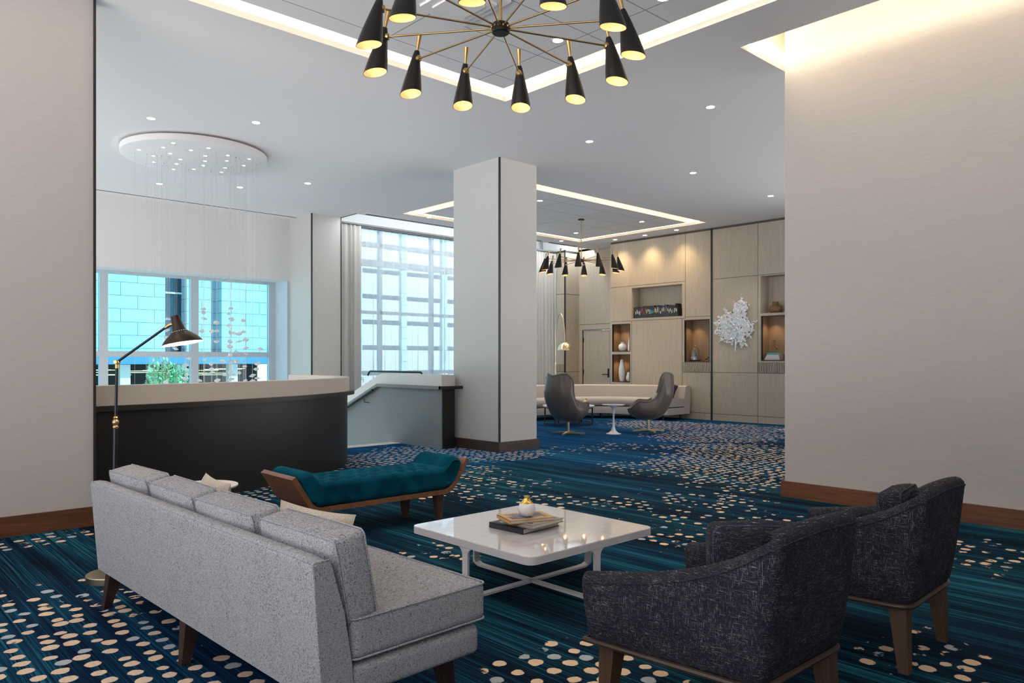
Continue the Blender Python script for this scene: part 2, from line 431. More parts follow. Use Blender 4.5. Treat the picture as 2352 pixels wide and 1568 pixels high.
def make_floor():
    n = .1; us = [round(-3+n*i, 3) for i in range(int(18.6/n)+1)]; vs_ = sorted(set([round(-4+n*i, 3) for i in range(int(18.6/n)+1)]+[9.87, 10.12]))
    idx = {}; vs = []; fs = []; dots = []; bl = []
    def V(i, j):
        if (i, j) not in idx:
            idx[(i, j)] = len(vs); u, v = us[i], vs_[j]; vs.append((u, v, 0))
            w = mnoise.noise(Vector((u*1.3, v*1.3, 3)))
            w2 = mnoise.noise(Vector((u*.9, v*.35, 9)))
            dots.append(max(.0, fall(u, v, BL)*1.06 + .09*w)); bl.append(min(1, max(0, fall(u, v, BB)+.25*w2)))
        return idx[(i, j)]
    for i in range(len(us)-1):
        for j in range(len(vs_)-1):
            cu, cv = (us[i]+us[i+1])/2, (vs_[j]+vs_[j+1])/2
            if in_well(cu, cv): continue
            if 5.2 < cu < 6.85 and 9.87 < cv < 10.12: continue
            fs.append((V(i,j), V(i+1,j), V(i+1,j+1), V(i,j+1)))
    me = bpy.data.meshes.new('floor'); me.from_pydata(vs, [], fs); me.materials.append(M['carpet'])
    a = me.attributes.new('dots', 'FLOAT', 'POINT'); a.data.foreach_set('value', dots)
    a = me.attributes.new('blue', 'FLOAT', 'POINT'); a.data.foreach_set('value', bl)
    o = bpy.data.objects.new('floor', me); COL.objects.link(o); tag(o, kind='structure'); return o
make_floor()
b = MB().box(5.24, 6.83, 9.87, 10.12, -.06, .004); tag(b.build('trim_1', M['light_stone']), kind='structure')   # pale stone nosing at the stair head
b = MB()
for i in range(14): b.box(5.3, 6.83, 10.12+.28*i, 10.12+.28*(i+1), -4.2, -.17*(i+1))
tag(b.build('stairs', M['stone']), kind='structure')
b = MB().box(-4, 7.2, 6.9, 15.2, -4.3, -4.2); tag(b.build('floor_lower', M['light_stone']), kind='structure')
b = MB().box(-4, 5.0, 6.95, 7.05, -4.2, -.02).box(-4.1, -4, 6.9, 15.2, -4.2, -.0); tag(b.build('wall_stairwell', M['stair_wall']), kind='structure')

# ---- curved guard wall round the stairwell
def sweep(path, prof, closed_prof=True):
    """prof: (offset towards the room, z)"""
    n = len(path); vs = []; fs = []; k = len(prof)
    for i in range(n):
        a = path[max(0, i-1)]; c = path[min(n-1, i+1)]; t = (c-a).normalized(); nr = Vector((t.y, -t.x))
        for (o, z) in prof: vs.append((path[i].x+nr.x*o, path[i].y+nr.y*o, z))
    for i in range(n-1):
        for j in range(k):
            j2 = (j+1) % k; fs.append((i*k+j, i*k+j2, (i+1)*k+j2, (i+1)*k+j))
    fs.append(tuple(range(k))); fs.append(tuple(reversed(range((n-1)*k, n*k)))); return vs, fs
g = empty('stair_guard_wall', (0,0,0), 0, 'long curved stair guard with black front panel and cream capping, behind the floor lamp', 'guard wall')
for nm, prof, mt in (('front_panel', [(.06,0),(.06,.89),(-.06,.89),(-.06,-.6)], 'black_panel'), ('ledge', [(.15,.885),(.15,.93),(-.06,.93),(-.06,.885)], 'dark_trim'),
                     ('capping', [(.085,.93),(.085,1.10),(-.10,1.10),(-.10,.93)], 'stone')):
    b = MB(); b.add(*sweep(PATH, prof), 0, True); b.build(nm, M[mt], g, 30)
# ---- straight stair guard by the pillar
g = empty('stair_guard_wall', (0,0,0), 0, 'grey straight stair guard with white capping that slopes down the stairs, beside the pillar', 'guard wall')
U0, U1 = 6.81, 7.05
def slopez(z, v): return z if v <= 10.43 else z-(v-10.43)*.385
b = MB(); b.prism([(8.82,0),(9.9,0),(9.9,-1.2),(11.0,-1.8),(14.2,-4.1),(14.2,slopez(.885,14.2)),(10.43,.885),(8.82,.885)], U0, U1-.01, 0, 'x'); b.build('wall_panel', M['stair_wall'], g)
b = MB(); b.box(U0+.015, U1-.0, 8.805, 8.83, 0, .885); b.build('end_panel', M['black_panel'], g)
b = MB(); b.prism([(8.80,.93),(10.5,.93),(14.2,slopez(.93,14.2)),(14.2,slopez(1.097,14.2)),(10.43,1.097),(8.80,1.097)], U0-.015, U1, 0, 'x'); b.build('capping', M['light_stone'], g)
b = MB(); b.prism([(8.76,.885),(10.46,.885),(14.2,slopez(.885,14.2)),(14.2,slopez(.932,14.2)),(10.46,.932),(8.76,.932)], U0-.07, U0, 0, 'x'); b.build('ledge', M['stair_wall'], g)
b = MB(); b.box(U0-.07, U1+.10, 8.74, 8.80, .885, .932); b.build('end_ledge', M['dark_trim'], g)
b = MB(); b.tube(rounded([(U1+.09,9.75,1.05),(U1+.09,9.77,1.122),(U1+.09,11.3,1.122),(U1+.09,11.36,1.05)], .04), .016, 8); b.build('handrail', M['dark_trim'], g)
b = MB(); b.tube([(U0-.09,10.55,.83),(U0-.09,14.0,slopez(.83,14.0))], .018, 8)
for v in (10.8, 12.0): b.tube([(U0-.09,v,slopez(.83,v)-.01),(U0-.09,v,slopez(.83,v)-.07),(U0+.005,v,slopez(.83,v)-.08)], .008, 6)
b.build('stair_rail', M['black_metal'], g)

# ---- walls of the lounge
g = empty('wall_left', (0,0,0), kind='structure')
MB().box(-4, 1.64, 6.66, 6.80, 0, ZC).build('wall_panel', M['wall'], g)
MB().box(1.64, 1.658, 6.645, 6.80, 0, ZC).build('edge_trim', M['dark_trim'], g)
tag(MB().box(-4, 1.66, 6.635, 6.66, 0, .152).build('baseboard_left', M['walnut_x']), kind='structure')
tag(MB().box(6.883, 7.283, -4, 3.498, 0, ZC+.45).build('wall_right', M['wall']), kind='structure')
tag(MB().box(6.855, 7.31, -4, 3.526, 0, .152).build('baseboard_right', M['walnut_y']), kind='structure')
tag(MB().box(-4, 10.5, -4.1, -4.0, 0, ZC+.4).build('wall_rear_unseen', M['wall']), kind='structure')  # unseen wall, put in and cut short to shape light from behind
# ---- pillar
pu0, pu1, pv0, pv1 = 7.166, 7.913, 7.934, 8.98
g = empty('pillar', (0,0,0), kind='structure')
MB().box(pu0, pu1, pv0, pv1, 0, ZC).build('pillar_shaft', M['pillar'], g)
MB().box(pu0-.004, pu0+.02, pv0-.004, pv0+.02, .14, ZC).build('corner_trim', M['dark_trim'], g)
MB().box(pu0-.025, pu1+.04, pv0-.025, pv1+.02, 0, .145).build('skirting', M['dark_wood_x'], g)
# ---- column beside the curtains
g = empty('column', (0,0,0), kind='structure')
MB().box(7.2, 7.857, 13.5, 15.3, -4.2, ZC+.3).build('column_shaft', M['pillar'], g)
MB().box(7.193, 7.215, 13.49, 13.52, -4.2, ZC).build('corner_trim', M['dark_trim'], g)
MB().box(7.845, 7.865, 13.49, 13.52, -4.2, ZC).build('side_trim', M['dark_trim'], g)
# ---- window wall, left bay
b = MB().box(-4, 7.2, 14.42, 15.2, 2.95, ZC); tag(b.build('wall_window', M['white_paint']), kind='structure')
g = empty('window_1', (0,0,0), kind='structure')
b = MB()
for (a, c) in ((.3,.44),(2.1,2.24),(3.79,3.93),(5.40,5.55),(7.0,7.14)): b.box(a, c, 14.96, 15.06, -4.2, 2.96)
b.box(-4, 7.16, 14.95, 15.07, 2.90, 3.0).box(-4, 7.16, 14.95, 15.07, 1.38, 1.48).box(-4, 7.16, 14.95, 15.07, -.2, -.1)
b.build('window_frame', M['window_frame'], g)
MB().box(-4, 7.16, 15.0, 15.012, -4.2, 2.95).build('pane', M['pane'], g)
MB().box(7.14, 7.2, 14.42, 15.1, -4.2, 2.95).build('jamb', M['window_frame'], g)
# ---- window behind the curtains
g = empty('window_2', (0,0,0), kind='structure')
b = MB()
for a in (7.9, 9.35, 10.8, 12.25, 13.7): b.box(a, a+.07, 14.38, 14.5, -.1, 4.3)
b.box(7.86, 15.0, 14.38, 14.5, 1.0, 1.07).box(7.86, 15.0, 14.38, 14.5, 3.86, 3.95).box(7.86, 15.0, 14.36, 14.52, 3.42, 3.56).box(7.86, 15.0, 14.38, 14.5, 0, .1).box(7.86, 15.0, 14.38, 14.5, 2.35, 2.42)
b.build('window_frame', M['window_frame'], g)
MB().box(7.86, 15.1, 14.44, 14.448, 0, 4.3).build('pane', M['pane2'], g)
MB().box(7.86, 15.1, 14.46, 14.55, 4.25, ZC+.35).build('head_panel', M['white_paint'], g)

# ---- ceiling with coffers, slots and curtain pocket
COF = [(.53, 5.679, .65, 6.191), (8.54, 13.78, 8.747, 12.32)]
HOLES = COF + [(6.285, 7.34, -4.0, 3.63), (7.9, 15.04, 12.955, 14.6)]
def cells(x0, x1, y0, y1, holes):
    xs = sorted({x0, x1, *[min(max(h[i], x0), x1) for h in holes for i in (0, 1)]}); ys = sorted({y0, y1, *[min(max(h[i], y0), y1) for h in holes for i in (2, 3)]})
    for a, c in zip(xs, xs[1:]):
        run = None
        for d, e in zip(ys, ys[1:]):
            mx_, my = (a+c)/2, (d+e)/2
            hole = any(h[0] < mx_ < h[1] and h[2] < my < h[3] for h in holes)
            if hole:
                if run: yield (a, c, run[0], run[1]); run = None
            else: run = (run[0], e) if run else (d, e)
        if run: yield (a, c, run[0], run[1])
b = MB()
for (a, c, d, e) in cells(-4, 15.6, -4, 14.42, HOLES): b.box(a, c, d, e, ZC, ZC+.055)
tag(b.build('ceiling', M['ceil']), kind='structure')
warm = emit('warm_led', (1,.74,.42), 26); warm2 = emit('warm_white_led', (1,.82,.58), 15); cool = emit('neutral_led', (1,.95,.88), 10)
def open_box(b, x0, x1, y0, y1, z0, z1, t=.03):
    b.box(x0-t, x1+t, y0-t, y1+t, z1, z1+t); b.box(x0-t, x0, y0-t, y1+t, z0, z1); b.box(x1, x1+t, y0-t, y1+t, z0, z1); b.box(x0, x1, y0-t, y0, z0, z1); b.box(x0, x1, y1, y1+t, z0, z1)
for i, (a, c, d, e) in enumerate(COF):
    w = .16; g = empty('ceiling_coffer', (0,0,0), kind='structure')
    b = MB(); open_box(b, a-w, c+w, d-w, e+w, ZC+.055, ZC+.30); b.build('cove_box', M['cove_paint'], g)
    b = MB(); p = .285; b.box(a+p, c-p, d+p, e-p, ZC, ZC+.30); b.build('drop_panel', [M['cove_paint'], M['tile']], g)
    o = g.children[-1]
    for q in o.data.polygons:
        if q.normal.z < -.5: q.material_index = 1
    b = MB(); z0, z1 = ZC+.06, ZC+.085
    b.box(a-.11, c+.11, d-.11, d-.07, z0, z1).box(a-.11, c+.11, e+.07, e+.11, z0, z1).box(a-.11, a-.07, d, e, z0, z1).box(c+.07, c+.11, d, e, z0, z1)
    b.build('led_strip', warm2, g)
g = empty('ceiling_slot', (0,0,0), kind='structure')
b = MB(); open_box(b, 6.10, 7.40, -4, 3.68, ZC+.055, ZC+.45); b.build('cove_box', M['cove_paint'], g)
b = MB(); b.box(6.14, 6.18, -4, 3.6, ZC+.07, ZC+.10).box(6.2, 7.3, 3.645, 3.67, ZC+.07, ZC+.10); b.build('led_strip', emit('slot_led', (1,.83,.56), 60), g)
g = empty('curtain_pocket', (0,0,0), kind='structure')
b = MB(); b.box(7.86, 15.04, 12.9, 14.6, ZC+.36, ZC+.40).box(7.86, 15.04, 12.90, 12.955, ZC+.05, ZC+.36).box(7.86, 7.9, 12.955, 14.5, ZC, ZC+.36).box(15.04, 15.08, 12.955, 14.6, ZC, ZC+.36); b.build('pocket_box', M['white_paint'], g)
b = MB(); b.box(8.0, 15.0, 13.0, 13.04, ZC+.10, ZC+.13); b.build('led_strip', emit('pocket_led', (.92,.97,1), 60), g)
tag(MB().box(3.4, 7.19, 14.12, 14.155, ZC-.004, ZC+.01).build('trim_2', M['dark_trim']), kind='structure')
for (a, c) in ((8.0, 13.0), (13.2, 14.25)):
    t = empty('linear_air_diffuser', (a, 12.83, ZC), 0, 'long dark slotted air diffuser in the ceiling edge above the sheer curtain' if a < 9 else 'short dark slotted air diffuser in the ceiling edge behind the far chandelier', 'air vent')
    MB().box(0, c-a, -.07, .07, -.008, .002).build('frame', M['ceil'], t)
    b = MB()
    for k in (-.045, -.01, .025): b.box(.02, c-a-.02, k, k+.022, -.012, -.006)
    b.build('slots', M['dark_trim'], t)
t = empty('ceiling_air_diffuser', (3.80, 4.70, ZC), 0, 'square framed air diffuser in the tiled ceiling above the near chandelier', 'air vent')
MB().box(-.30, .30, -.30, .30, -.03, .0).build('frame', M['ceil'], t)
b = MB(); b.box(-.22, .22, -.22, .22, -.05, -.03).box(-.15, .15, -.15, .15, -.065, -.05); b.build('deflector', M['ceil'], t)
# ================================================================= WOOD WALL
WU = 14.41
NI = {'books': (9.776, 11.207, 2.317, 3.045), 'vase_top': (11.255, 11.81, 1.52, 2.198), 'vase_low': (11.255, 11.81, .78, 1.459), 'cloche': (9.066, 9.716, 1.273, 2.22),
      'jar': (6.4, 7.855, 2.288, 3.06), 'bird': (6.4, 7.844, 1.30, 2.235)}
g = empty('wall_back', (0,0,0), kind='structure')
b = MB()
for (a, c, d, e) in cells(5.2, 11.87, 0, ZC-.05, [n for n in NI.values()]): b.box(WU, WU+.05, a, c, d, e)
b.box(WU+.05, 15.04, 11.82, 11.87, 0, ZC)
b.build('panelling', M['oak'], g)
MB().box(WU+.02, WU+.06, 5.2, 11.87, ZC-.05, ZC).build('top_reveal', M['seam'], g)
SE = []   # seams: v0,v1,z0,z1
w = .005
def hs(v0, v1, z): SE.append((v0, v1, z-w, z+w))
def vs_(v, z0, z1): SE.append((v-w, v+w, z0, z1))
hs(9.69, 11.87, 3.10); vs_(9.69, 2.27, ZC-.05); hs(9.69, 11.87, 2.26); vs_(11.21, .72, 2.26); hs(11.21, 11.87, .725); vs_(9.78, .15, 2.26); hs(9.03, 9.69, 2.285)
hs(6.4, 8.99, 3.085); vs_(7.92, .0, ZC-.05); hs(7.93, 8.99, 1.05); hs(5.2, 11.87, .147); hs(9.02, 9.78, 1.045); hs(5.2, 7.93, 1.045); hs(9.02,9.78,1.26)
b = MB()
for (a, c, d, e) in SE: b.box(WU-.0015, WU+.01, a, c, d, e)
b.build('seam', M['seam'], g)
MB().box(WU-.012, WU+.01, 8.99, 9.035, 0, ZC-.02).build('black_strip', M['dark_trim'], g)
nl = emit('niche_led', (1,.72,.40), 6)
for k, (a, c, d, e) in NI.items():
    dark = k not in ('books', 'jar'); x0, x1 = WU+.0, WU+.33
    n = MB().box(x1, x1+.02, a-.02, c+.02, d-.02, e+.02).box(x0+.05, x1, a-.02, a, d-.02, e+.02).box(x0+.05, x1, c, c+.02, d-.02, e+.02).box(x0+.05, x1, a, c, d-.02, d).box(x0+.05, x1, a, c, e, e+.02)
    n.build('niche', M['oak_dark' if dark else 'oak'], g)
    if dark:
        f = MB(); q = .015
        f.box(x0-.004, x0+.05, a, a+q, d, e).box(x0-.004, x0+.05, c-q, c, d, e).box(x0-.004, x0+.05, a, c, d, d+q).box(x0-.004, x0+.05, a, c, e-q, e)
        f.build('niche_frame', M['dark_trim'], g)
        MB().lathe([(.02,0),(.02,.008)], 12, 0, (WU+.12, c-.12, e-.008)).build('niche_spotlight', nl, g)
        l = bpy.data.lights.new('niche_spot', 'SPOT'); l.energy = 7; l.color = (1,.66,.34); l.spot_size = 1.7; l.spot_blend = .8; l.shadow_soft_size = .02
        lo = bpy.data.objects.new('niche_spot', l); COL.objects.link(lo); lo.location = (WU+.13, c-.16, e-.03); lo.rotation_euler = (0, -.12, 0)
for (a, c, d, e) in ((9.03, 9.757, 1.06, 1.25), (5.6, 7.92, 1.06, 1.27)):
    t = empty('slatted_grille', (WU, (a+c)/2, d), 0, 'row of upright oak slats below the %s niche' % ('glass cloche' if a > 8 else 'bird figurine'), 'grille')
    MB().box(-.002, .012, -(c-a)/2, (c-a)/2, 0, e-d).build('backing', M['seam'], t)
    b = MB(); k = -(c-a)/2
    while k < (c-a)/2-.02: b.box(-.022, .0, k, k+.019, 0, e-d); k += .036
    b.build('slats', M['oak'], t)
# door bay
DU = 15.04
b = MB()
for (a, c, d, e) in cells(11.8, 14.5, 0, ZC, [(12.40, 13.33, 0, 2.11)]): b.box(DU, DU+.06, a, c, d, e)
tag(b.build('wall_door', M['oak']), kind='structure')
b = MB(); b.box(DU-.002, DU+.02, 11.87, 13.46, 2.255, 2.268).box(DU-.002, DU+.02, 12.385, 12.40, 0, 2.12).box(DU-.002, DU+.02, 13.33, 13.35, 0, 2.12).box(DU-.002, DU+.02, 12.385, 13.35, 2.105, 2.125)
tag(b.build('trim_3', M['seam']), kind='structure')
g = empty('door_1', (DU+.02, 12.865, 0), kind='structure')
MB().box(0, .045, -.46, .46, .005, 2.10).build('door_leaf', M['oak'], g)
b = MB(); b.box(-.012, 0, -.425, -.375, .87, 1.10, 0, .004); b.bar((-.045, -.4, .945), (-.045, -.22, .945), .011).bar((0, -.4, .945), (-.045, -.4, .945), .011); b.lathe([(.014,-.006),(.014,.006)], 12, 0, (-.012, -.4, 1.05)); b.build('door_handle', M['black_metal'], g)
b = MB()
for z in (.25, 1.0, 1.85): b.box(-.012, .005, .445, .472, z-.06, z+.06)
b.build('hinge', M['black_metal'], g)
# oak-clad column by the curtains
g = empty('column', (0,0,0), kind='structure')
MB().box(14.48, 15.1, 13.46, 14.25, 0, ZC-.03).build('column_shaft', M['oak'], g)
MB().box(14.50, 15.04, 13.48, 14.3, ZC-.03, ZC+.36).build('bulkhead', M['white_paint'], g)
b = MB(); b.box(14.47, 14.50, 13.45, 13.48, 0, ZC).box(14.46, 15.04, 13.44, 13.46, ZC-.06, ZC-.015).box(14.46, 14.48, 13.44, 14.25, ZC-.06, ZC-.015); b.build('corner_trim', M['dark_trim'], g)
b = MB(); b.box(14.477, 14.49, 13.48, 14.25, 3.05, 3.065).box(14.5, 15.04, 13.457, 13.47, 3.05, 3.065).box(14.5, 15.04, 13.457, 13.47, 1.0, 1.012).box(14.477, 14.49, 13.48, 14.25, 1.0, 1.01); b.build('seam', M['seam'], g)
t = empty('slatted_grille', (14.48, 13.85, 1.01), 0, 'row of upright oak slats on the clad column behind the arc lamp', 'grille')
MB().box(-.002, .01, -.37, .37, 0, .195).build('backing', M['seam'], t)
b = MB(); k = -.37
while k < .35: b.box(-.02, .0, k, k+.019, 0, .195); k += .036
b.build('slats', M['oak'], t)
# far end wall continuing behind the right wall
# ---- curtains
def curtain(name, u0, u1, v, z0, z1, mt, wl, amp, label, seed):
    n = int((u1-u0)/wl*8); rr = random.Random(seed); ph = [rr.uniform(-.5,.5) for _ in range(n+2)]
    def P(s, t):
        x = u0+(u1-u0)*s; k = s*n/8*2*PI; i = int(s*n)
        a = amp*(1+.35*math.sin(k*.37+seed)) * (.55+.45*(1-t)) 
        return (x+.012*math.sin(k*.5)*(1-t), v+a*math.sin(k+.8*math.sin(k*.31))+(1-t)*.01*ph[i], z0+(z1-z0)*t)
    b = MB(); b.grid(n, 8, P); o = b.build(name, M[mt], None, 180); tag(o, label, 'curtain'); return o
curtain('drape', 7.88, 8.47, 13.72, .03, 4.15, 'drape', .115, .045, 'beige linen drape gathered beside the grey column', 1)
curtain('drape', 13.45, 14.42, 13.72, .03, 4.13, 'drape', .12, .045, 'pale linen drape beside the oak-clad column', 4)
curtain('sheer_curtain', 8.45, 13.5, 13.95, .03, 4.15, 'sheer', .15, .055, 'wide white sheer curtain hanging across the far window', 2)
b = MB(); b.box(7.88, 14.45, 13.66, 13.78, 4.15, 4.185).box(7.88, 14.45, 13.90, 14.0, 4.15, 4.185)
tag(b.build('curtain_track', M['dark_trim']), 'dark curtain track along the ceiling pocket above the drapes', 'curtain rail')

# ---- things in the niches
NB = 'books in the oak wall niche'
cols = [(.012,.012,.016),(.02,.022,.035),(.02,.018,.02),(.03,.03,.035),(.012,.02,.035),(.035,.02,.02)]
bandc = [(.55,.55,.5),(.35,.02,.03),(.08,.32,.36),(.5,.42,.25),(.45,.5,.55),(.12,.12,.14),(.6,.2,.05)]
BN = {0:'black', 1:'dark blue', 2:'charcoal', 3:'dark grey', 4:'navy', 5:'dark maroon'}; DN = {0:'cream', 1:'red', 2:'teal', 3:'tan', 4:'pale blue', 5:'grey', 6:'orange'}
ORD = ['first','second','third','fourth','fifth','sixth','seventh','eighth','ninth','tenth','eleventh','twelfth','thirteenth','fourteenth','fifteenth','sixteenth','seventeenth','eighteenth','nineteenth','twentieth',
       'twenty-first','twenty-second','twenty-third','twenty-fourth','twenty-fifth','twenty-sixth','twenty-seventh','twenty-eighth','twenty-ninth','thirtieth','thirty-first','thirty-second','thirty-third','thirty-fourth']
bm = [plain('book_cover_%s' % BN[i].replace(' ', '_'), c, .45) for i, c in enumerate(cols)]; bd = [plain('book_band_%s' % DN[i].replace(' ', '_'), c, .5) for i, c in enumerate(bandc)]
pg = plain('book_pages', (.66,.60,.50), .8)
rb = random.Random(3); v = 11.185; k = 0
seqd = [1,4,0,4,0,1,1,1,5,3,3,4,2,2,5,0,3,4,5,0,3,4,5,5,3,4,0,3,5,4,3,3,6,4]
while v > 9.90 and k < 34:
    wd = rb.uniform(.030, .045); hh = rb.uniform(.245, .285) + (.03 if k > 30 else 0); ci = rb.randrange(6); di = seqd[k]
    o = empty('book', (WU+.06, v-wd/2, NI['books'][2]), 0, '%s book with %s spine print, %s along the niche row from the door' % (BN[ci], DN[di], ORD[k]), 'book', NB)
    if k >= 31: o.rotation_euler = (math.radians(-6-2*(k-31)), 0, 0); o.location.z += .0; v -= .030+.008*(k-31)
    c_ = MB().box(0, .17, -wd/2, -wd/2+.004, 0, hh).box(0, .17, wd/2-.004, wd/2, 0, hh).box(-.004, 0, -wd/2, wd/2, 0, hh); c_.build('cover', bm[ci], o)
    MB().box(0, .163, -wd/2+.004, wd/2-.004, .005, hh-.006).build('pages', pg, o)
    s_ = MB(); z0 = hh*rb.uniform(.3,.55); s_.box(-.006, -.003, -wd*.27, wd*.27, z0, z0+hh*rb.uniform(.2,.42)); s_.build('spine_print', bd[di], o)
    v -= wd+.001; k += 1
def lathe_thing(name, prof, loc, mt, label, cat, seg=28, group=None):
    b = MB(); b.lathe(prof, seg); o = b.build(name, M[mt], None, 50); o.location = loc; return tag(o, label, cat, group)
zt = NI['vase_top'][2]; zl = NI['vase_low'][2]
lathe_thing('vase', [(.05,0),(.09,.03),(.108,.09),(.095,.145),(.05,.18),(.045,.195),(.062,.222),(.056,.222),(.038,.19)], (WU+.15, 11.60, zt+.022), 'matte_ceramic', 'squat round white vase with flared lip in the upper niche beside the door', 'vase', group='white vases')
lathe_thing('vase', [(.04,0),(.05,.05),(.045,.15),(.028,.25),(.022,.30),(.032,.325),(.028,.325),(.016,.29)], (WU+.15, 11.385, zt+.022), 'matte_ceramic', 'slim white bottle vase at the edge of the upper niche beside the door', 'vase', group='white vases')
lathe_thing('vase', [(.05,0),(.07,.06),(.085,.2),(.08,.32),(.05,.46),(.037,.53),(.033,.53),(.04,.44)], (WU+.15, 11.62, zl+.022), 'matte_ceramic', 'tall tapered white vase in the lower niche beside the door', 'vase', group='white vases')
lathe_thing('vase', [(.04,0),(.068,.04),(.075,.09),(.05,.16),(.034,.22),(.03,.22),(.04,.16)], (WU+.14, 11.40, zl+.022), 'matte_ceramic', 'small white teardrop vase at the edge of the lower niche beside the door', 'vase', group='white vases')
M['dome_glass'] = pane('dome_glass', (.93,.95,.96), .12)
t = empty('glass_cloche', (WU+.16, 9.54, NI['cloche'][2]+.022), 0, 'glass dome over a dark patterned ornament in the niche left of the leaf sculpture', 'cloche')
MB().lathe([(.125,0),(.13,.012),(.12,.03)], 28).build('base', M['black_metal'], t)
MB().lathe([(.105,.03),(.105,.22),(.09,.28),(.055,.318),(.0,.335)], 28).build('dome', M['dome_glass'], t)
MB().lathe([(.012,.335),(.02,.35),(.0,.37)], 14).build('knob', M['dome_glass'], t)
def chk():
    m, tt, b_ = new('checked_ornament'); c_ = nd(tt, 'ShaderNodeTexChecker', Scale=55); lk(tt, coords(tt), c_.inputs['Vector']); c_.inputs[1].default_value = (.6,.58,.55,1); c_.inputs[2].default_value = (.02,.02,.02,1); lk(tt, c_.outputs[0], b_.inputs['Base Color']); return m
MB().lathe([(.055,.03),(.06,.06),(.06,.10),(.0,.10)], 20).build('patterned_bowl', chk(), t)
MB().lathe([(.03,.10),(.036,.15),(.03,.19),(.015,.21),(.0,.215)], 16).build('ornament', M['black_metal'], t)
def bird(b, s=1):
    b.lathe([(.0,0)], 4) if False else None
    body = []
    b.M = Matrix.Rotation(math.radians(-25), 4, 'X')
    n = 12
    def P(i, j):
        th = i*2*PI; ph = j*PI
        y = -math.cos(ph); r = math.sin(ph)**.85*(.75+.25*math.cos(ph*1.0))
        return (.034*s*r*math.cos(th), .075*s*y, .11*s+.036*s*r*math.sin(th))
    b.grid(14, 10, P); b.M = Matrix()
    b.tube([(0,-.03*s,.13*s),(0,-.045*s,.17*s),(0,-.042*s,.205*s),(0,-.05*s,.222*s),(0,-.072*s,.224*s),(0,-.098*s,.218*s)], [.024*s,.016*s,.015*s,.018*s,.012*s,.002*s], 10)
    b.bar((.012*s,0,.085*s), (.014*s,-.006*s,0), .0035*s, 6).bar((-.012*s,0,.085*s), (-.014*s,-.006*s,0), .0035*s, 6)
    return b
M['carved'] = wood('carved_wood', (.13,.06,.025), (.27,.13,.06), 'z', .5)
zb = NI['bird'][2]+.022; bkc = [((.55,.55,.56),'lowest white'),((.60,.60,.60),'second white'),((.62,.58,.56),'third white'),((.05,.36,.42),'topmost teal')]
for i, (c, nm) in enumerate(bkc):
    o = empty('book', (WU+.15, 7.62, zb+.036*i), R.uniform(-.06,.06), '%s book lying flat under the bird figurine' % nm, 'book', 'books stacked under the bird')
    hw = .165-.018*i; m_ = plain('lying_book_%s' % nm.replace(' ', '_'), c, .5)
    MB().box(-.11, .11, -hw, hw, 0, .004).box(-.11, .11, -hw, hw, .031, .0355).box(-.112, -.108, -hw, hw, .0, .0355).build('cover', m_, o)
    MB().box(-.107, .105, -hw+.004, hw-.004, .004, .031).build('pages', pg, o)
b = MB(); bird(b, 1.12); o = b.build('bird_figurine', M['carved'], None, 60); o.location = (WU+.15, 7.60, zb+.144); o.rotation_euler = (0,0,2.6); tag(o, 'carved wooden bird figurine standing on the stacked books in the niche', 'figurine')
for i in range(3):
    o = empty('book', (WU+.17, 7.25, zb+.038*i), .05*i, 'brown book lying flat, %s of the low stack behind the bird' % ('bottom','middle','top')[i], 'book', 'brown books behind the bird')
    m_ = plain('brown_book_%d' % i, (.10+.02*i,.055,.03), .5)
    MB().box(-.10, .10, -.15, .15, 0, .004).box(-.10, .10, -.15, .15, .033, .0375).box(-.102, -.098, -.15, .15, 0, .0375).build('cover', m_, o)
    MB().box(-.097, .095, -.145, .145, .004, .033).build('pages', pg, o)
zj = NI['jar'][2]
lathe_thing('jar', [(.09,0),(.125,.03),(.135,.09),(.12,.14),(.075,.165),(.06,.18),(.06,.215),(.065,.235),(.058,.235),(.05,.2)], (WU+.16, 7.61, zj), 'carved', 'squat swirled brown wooden jar in the upper right niche', 'jar')
b = MB()
for i in range(14):
    z = .06+.035*i; a = R.uniform(0, 6.28); b.M = Matrix.Translation((.02*math.cos(a), .025*math.sin(a), z)) @ Matrix.Rotation(a, 4, 'Z') @ Matrix.Rotation(R.uniform(-.6,.6), 4, 'X')
    b.rbox(0, 0, 0, .11*(1-.04*i), .08*(1-.04*i), .08, .02, 0, n=1, rs=1)
b.M = Matrix(); b.box(-.06,.06,-.06,.06,0,.03)
o = b.build('crystal_sculpture', M['crystal'], None, 20); o.location = (WU+.17, 7.27, zj); tag(o, 'jagged clear crystal sculpture at the edge of the upper right niche', 'sculpture')
b = MB(); bird(b, .42); o = b.build('bird_figurine', M['black_metal'], None, 60); o.location = (WU+.13, 9.21, NI['cloche'][2]+.022); o.rotation_euler = (0,0,.6); tag(o, 'tiny black bird figurine beside the glass cloche', 'figurine')
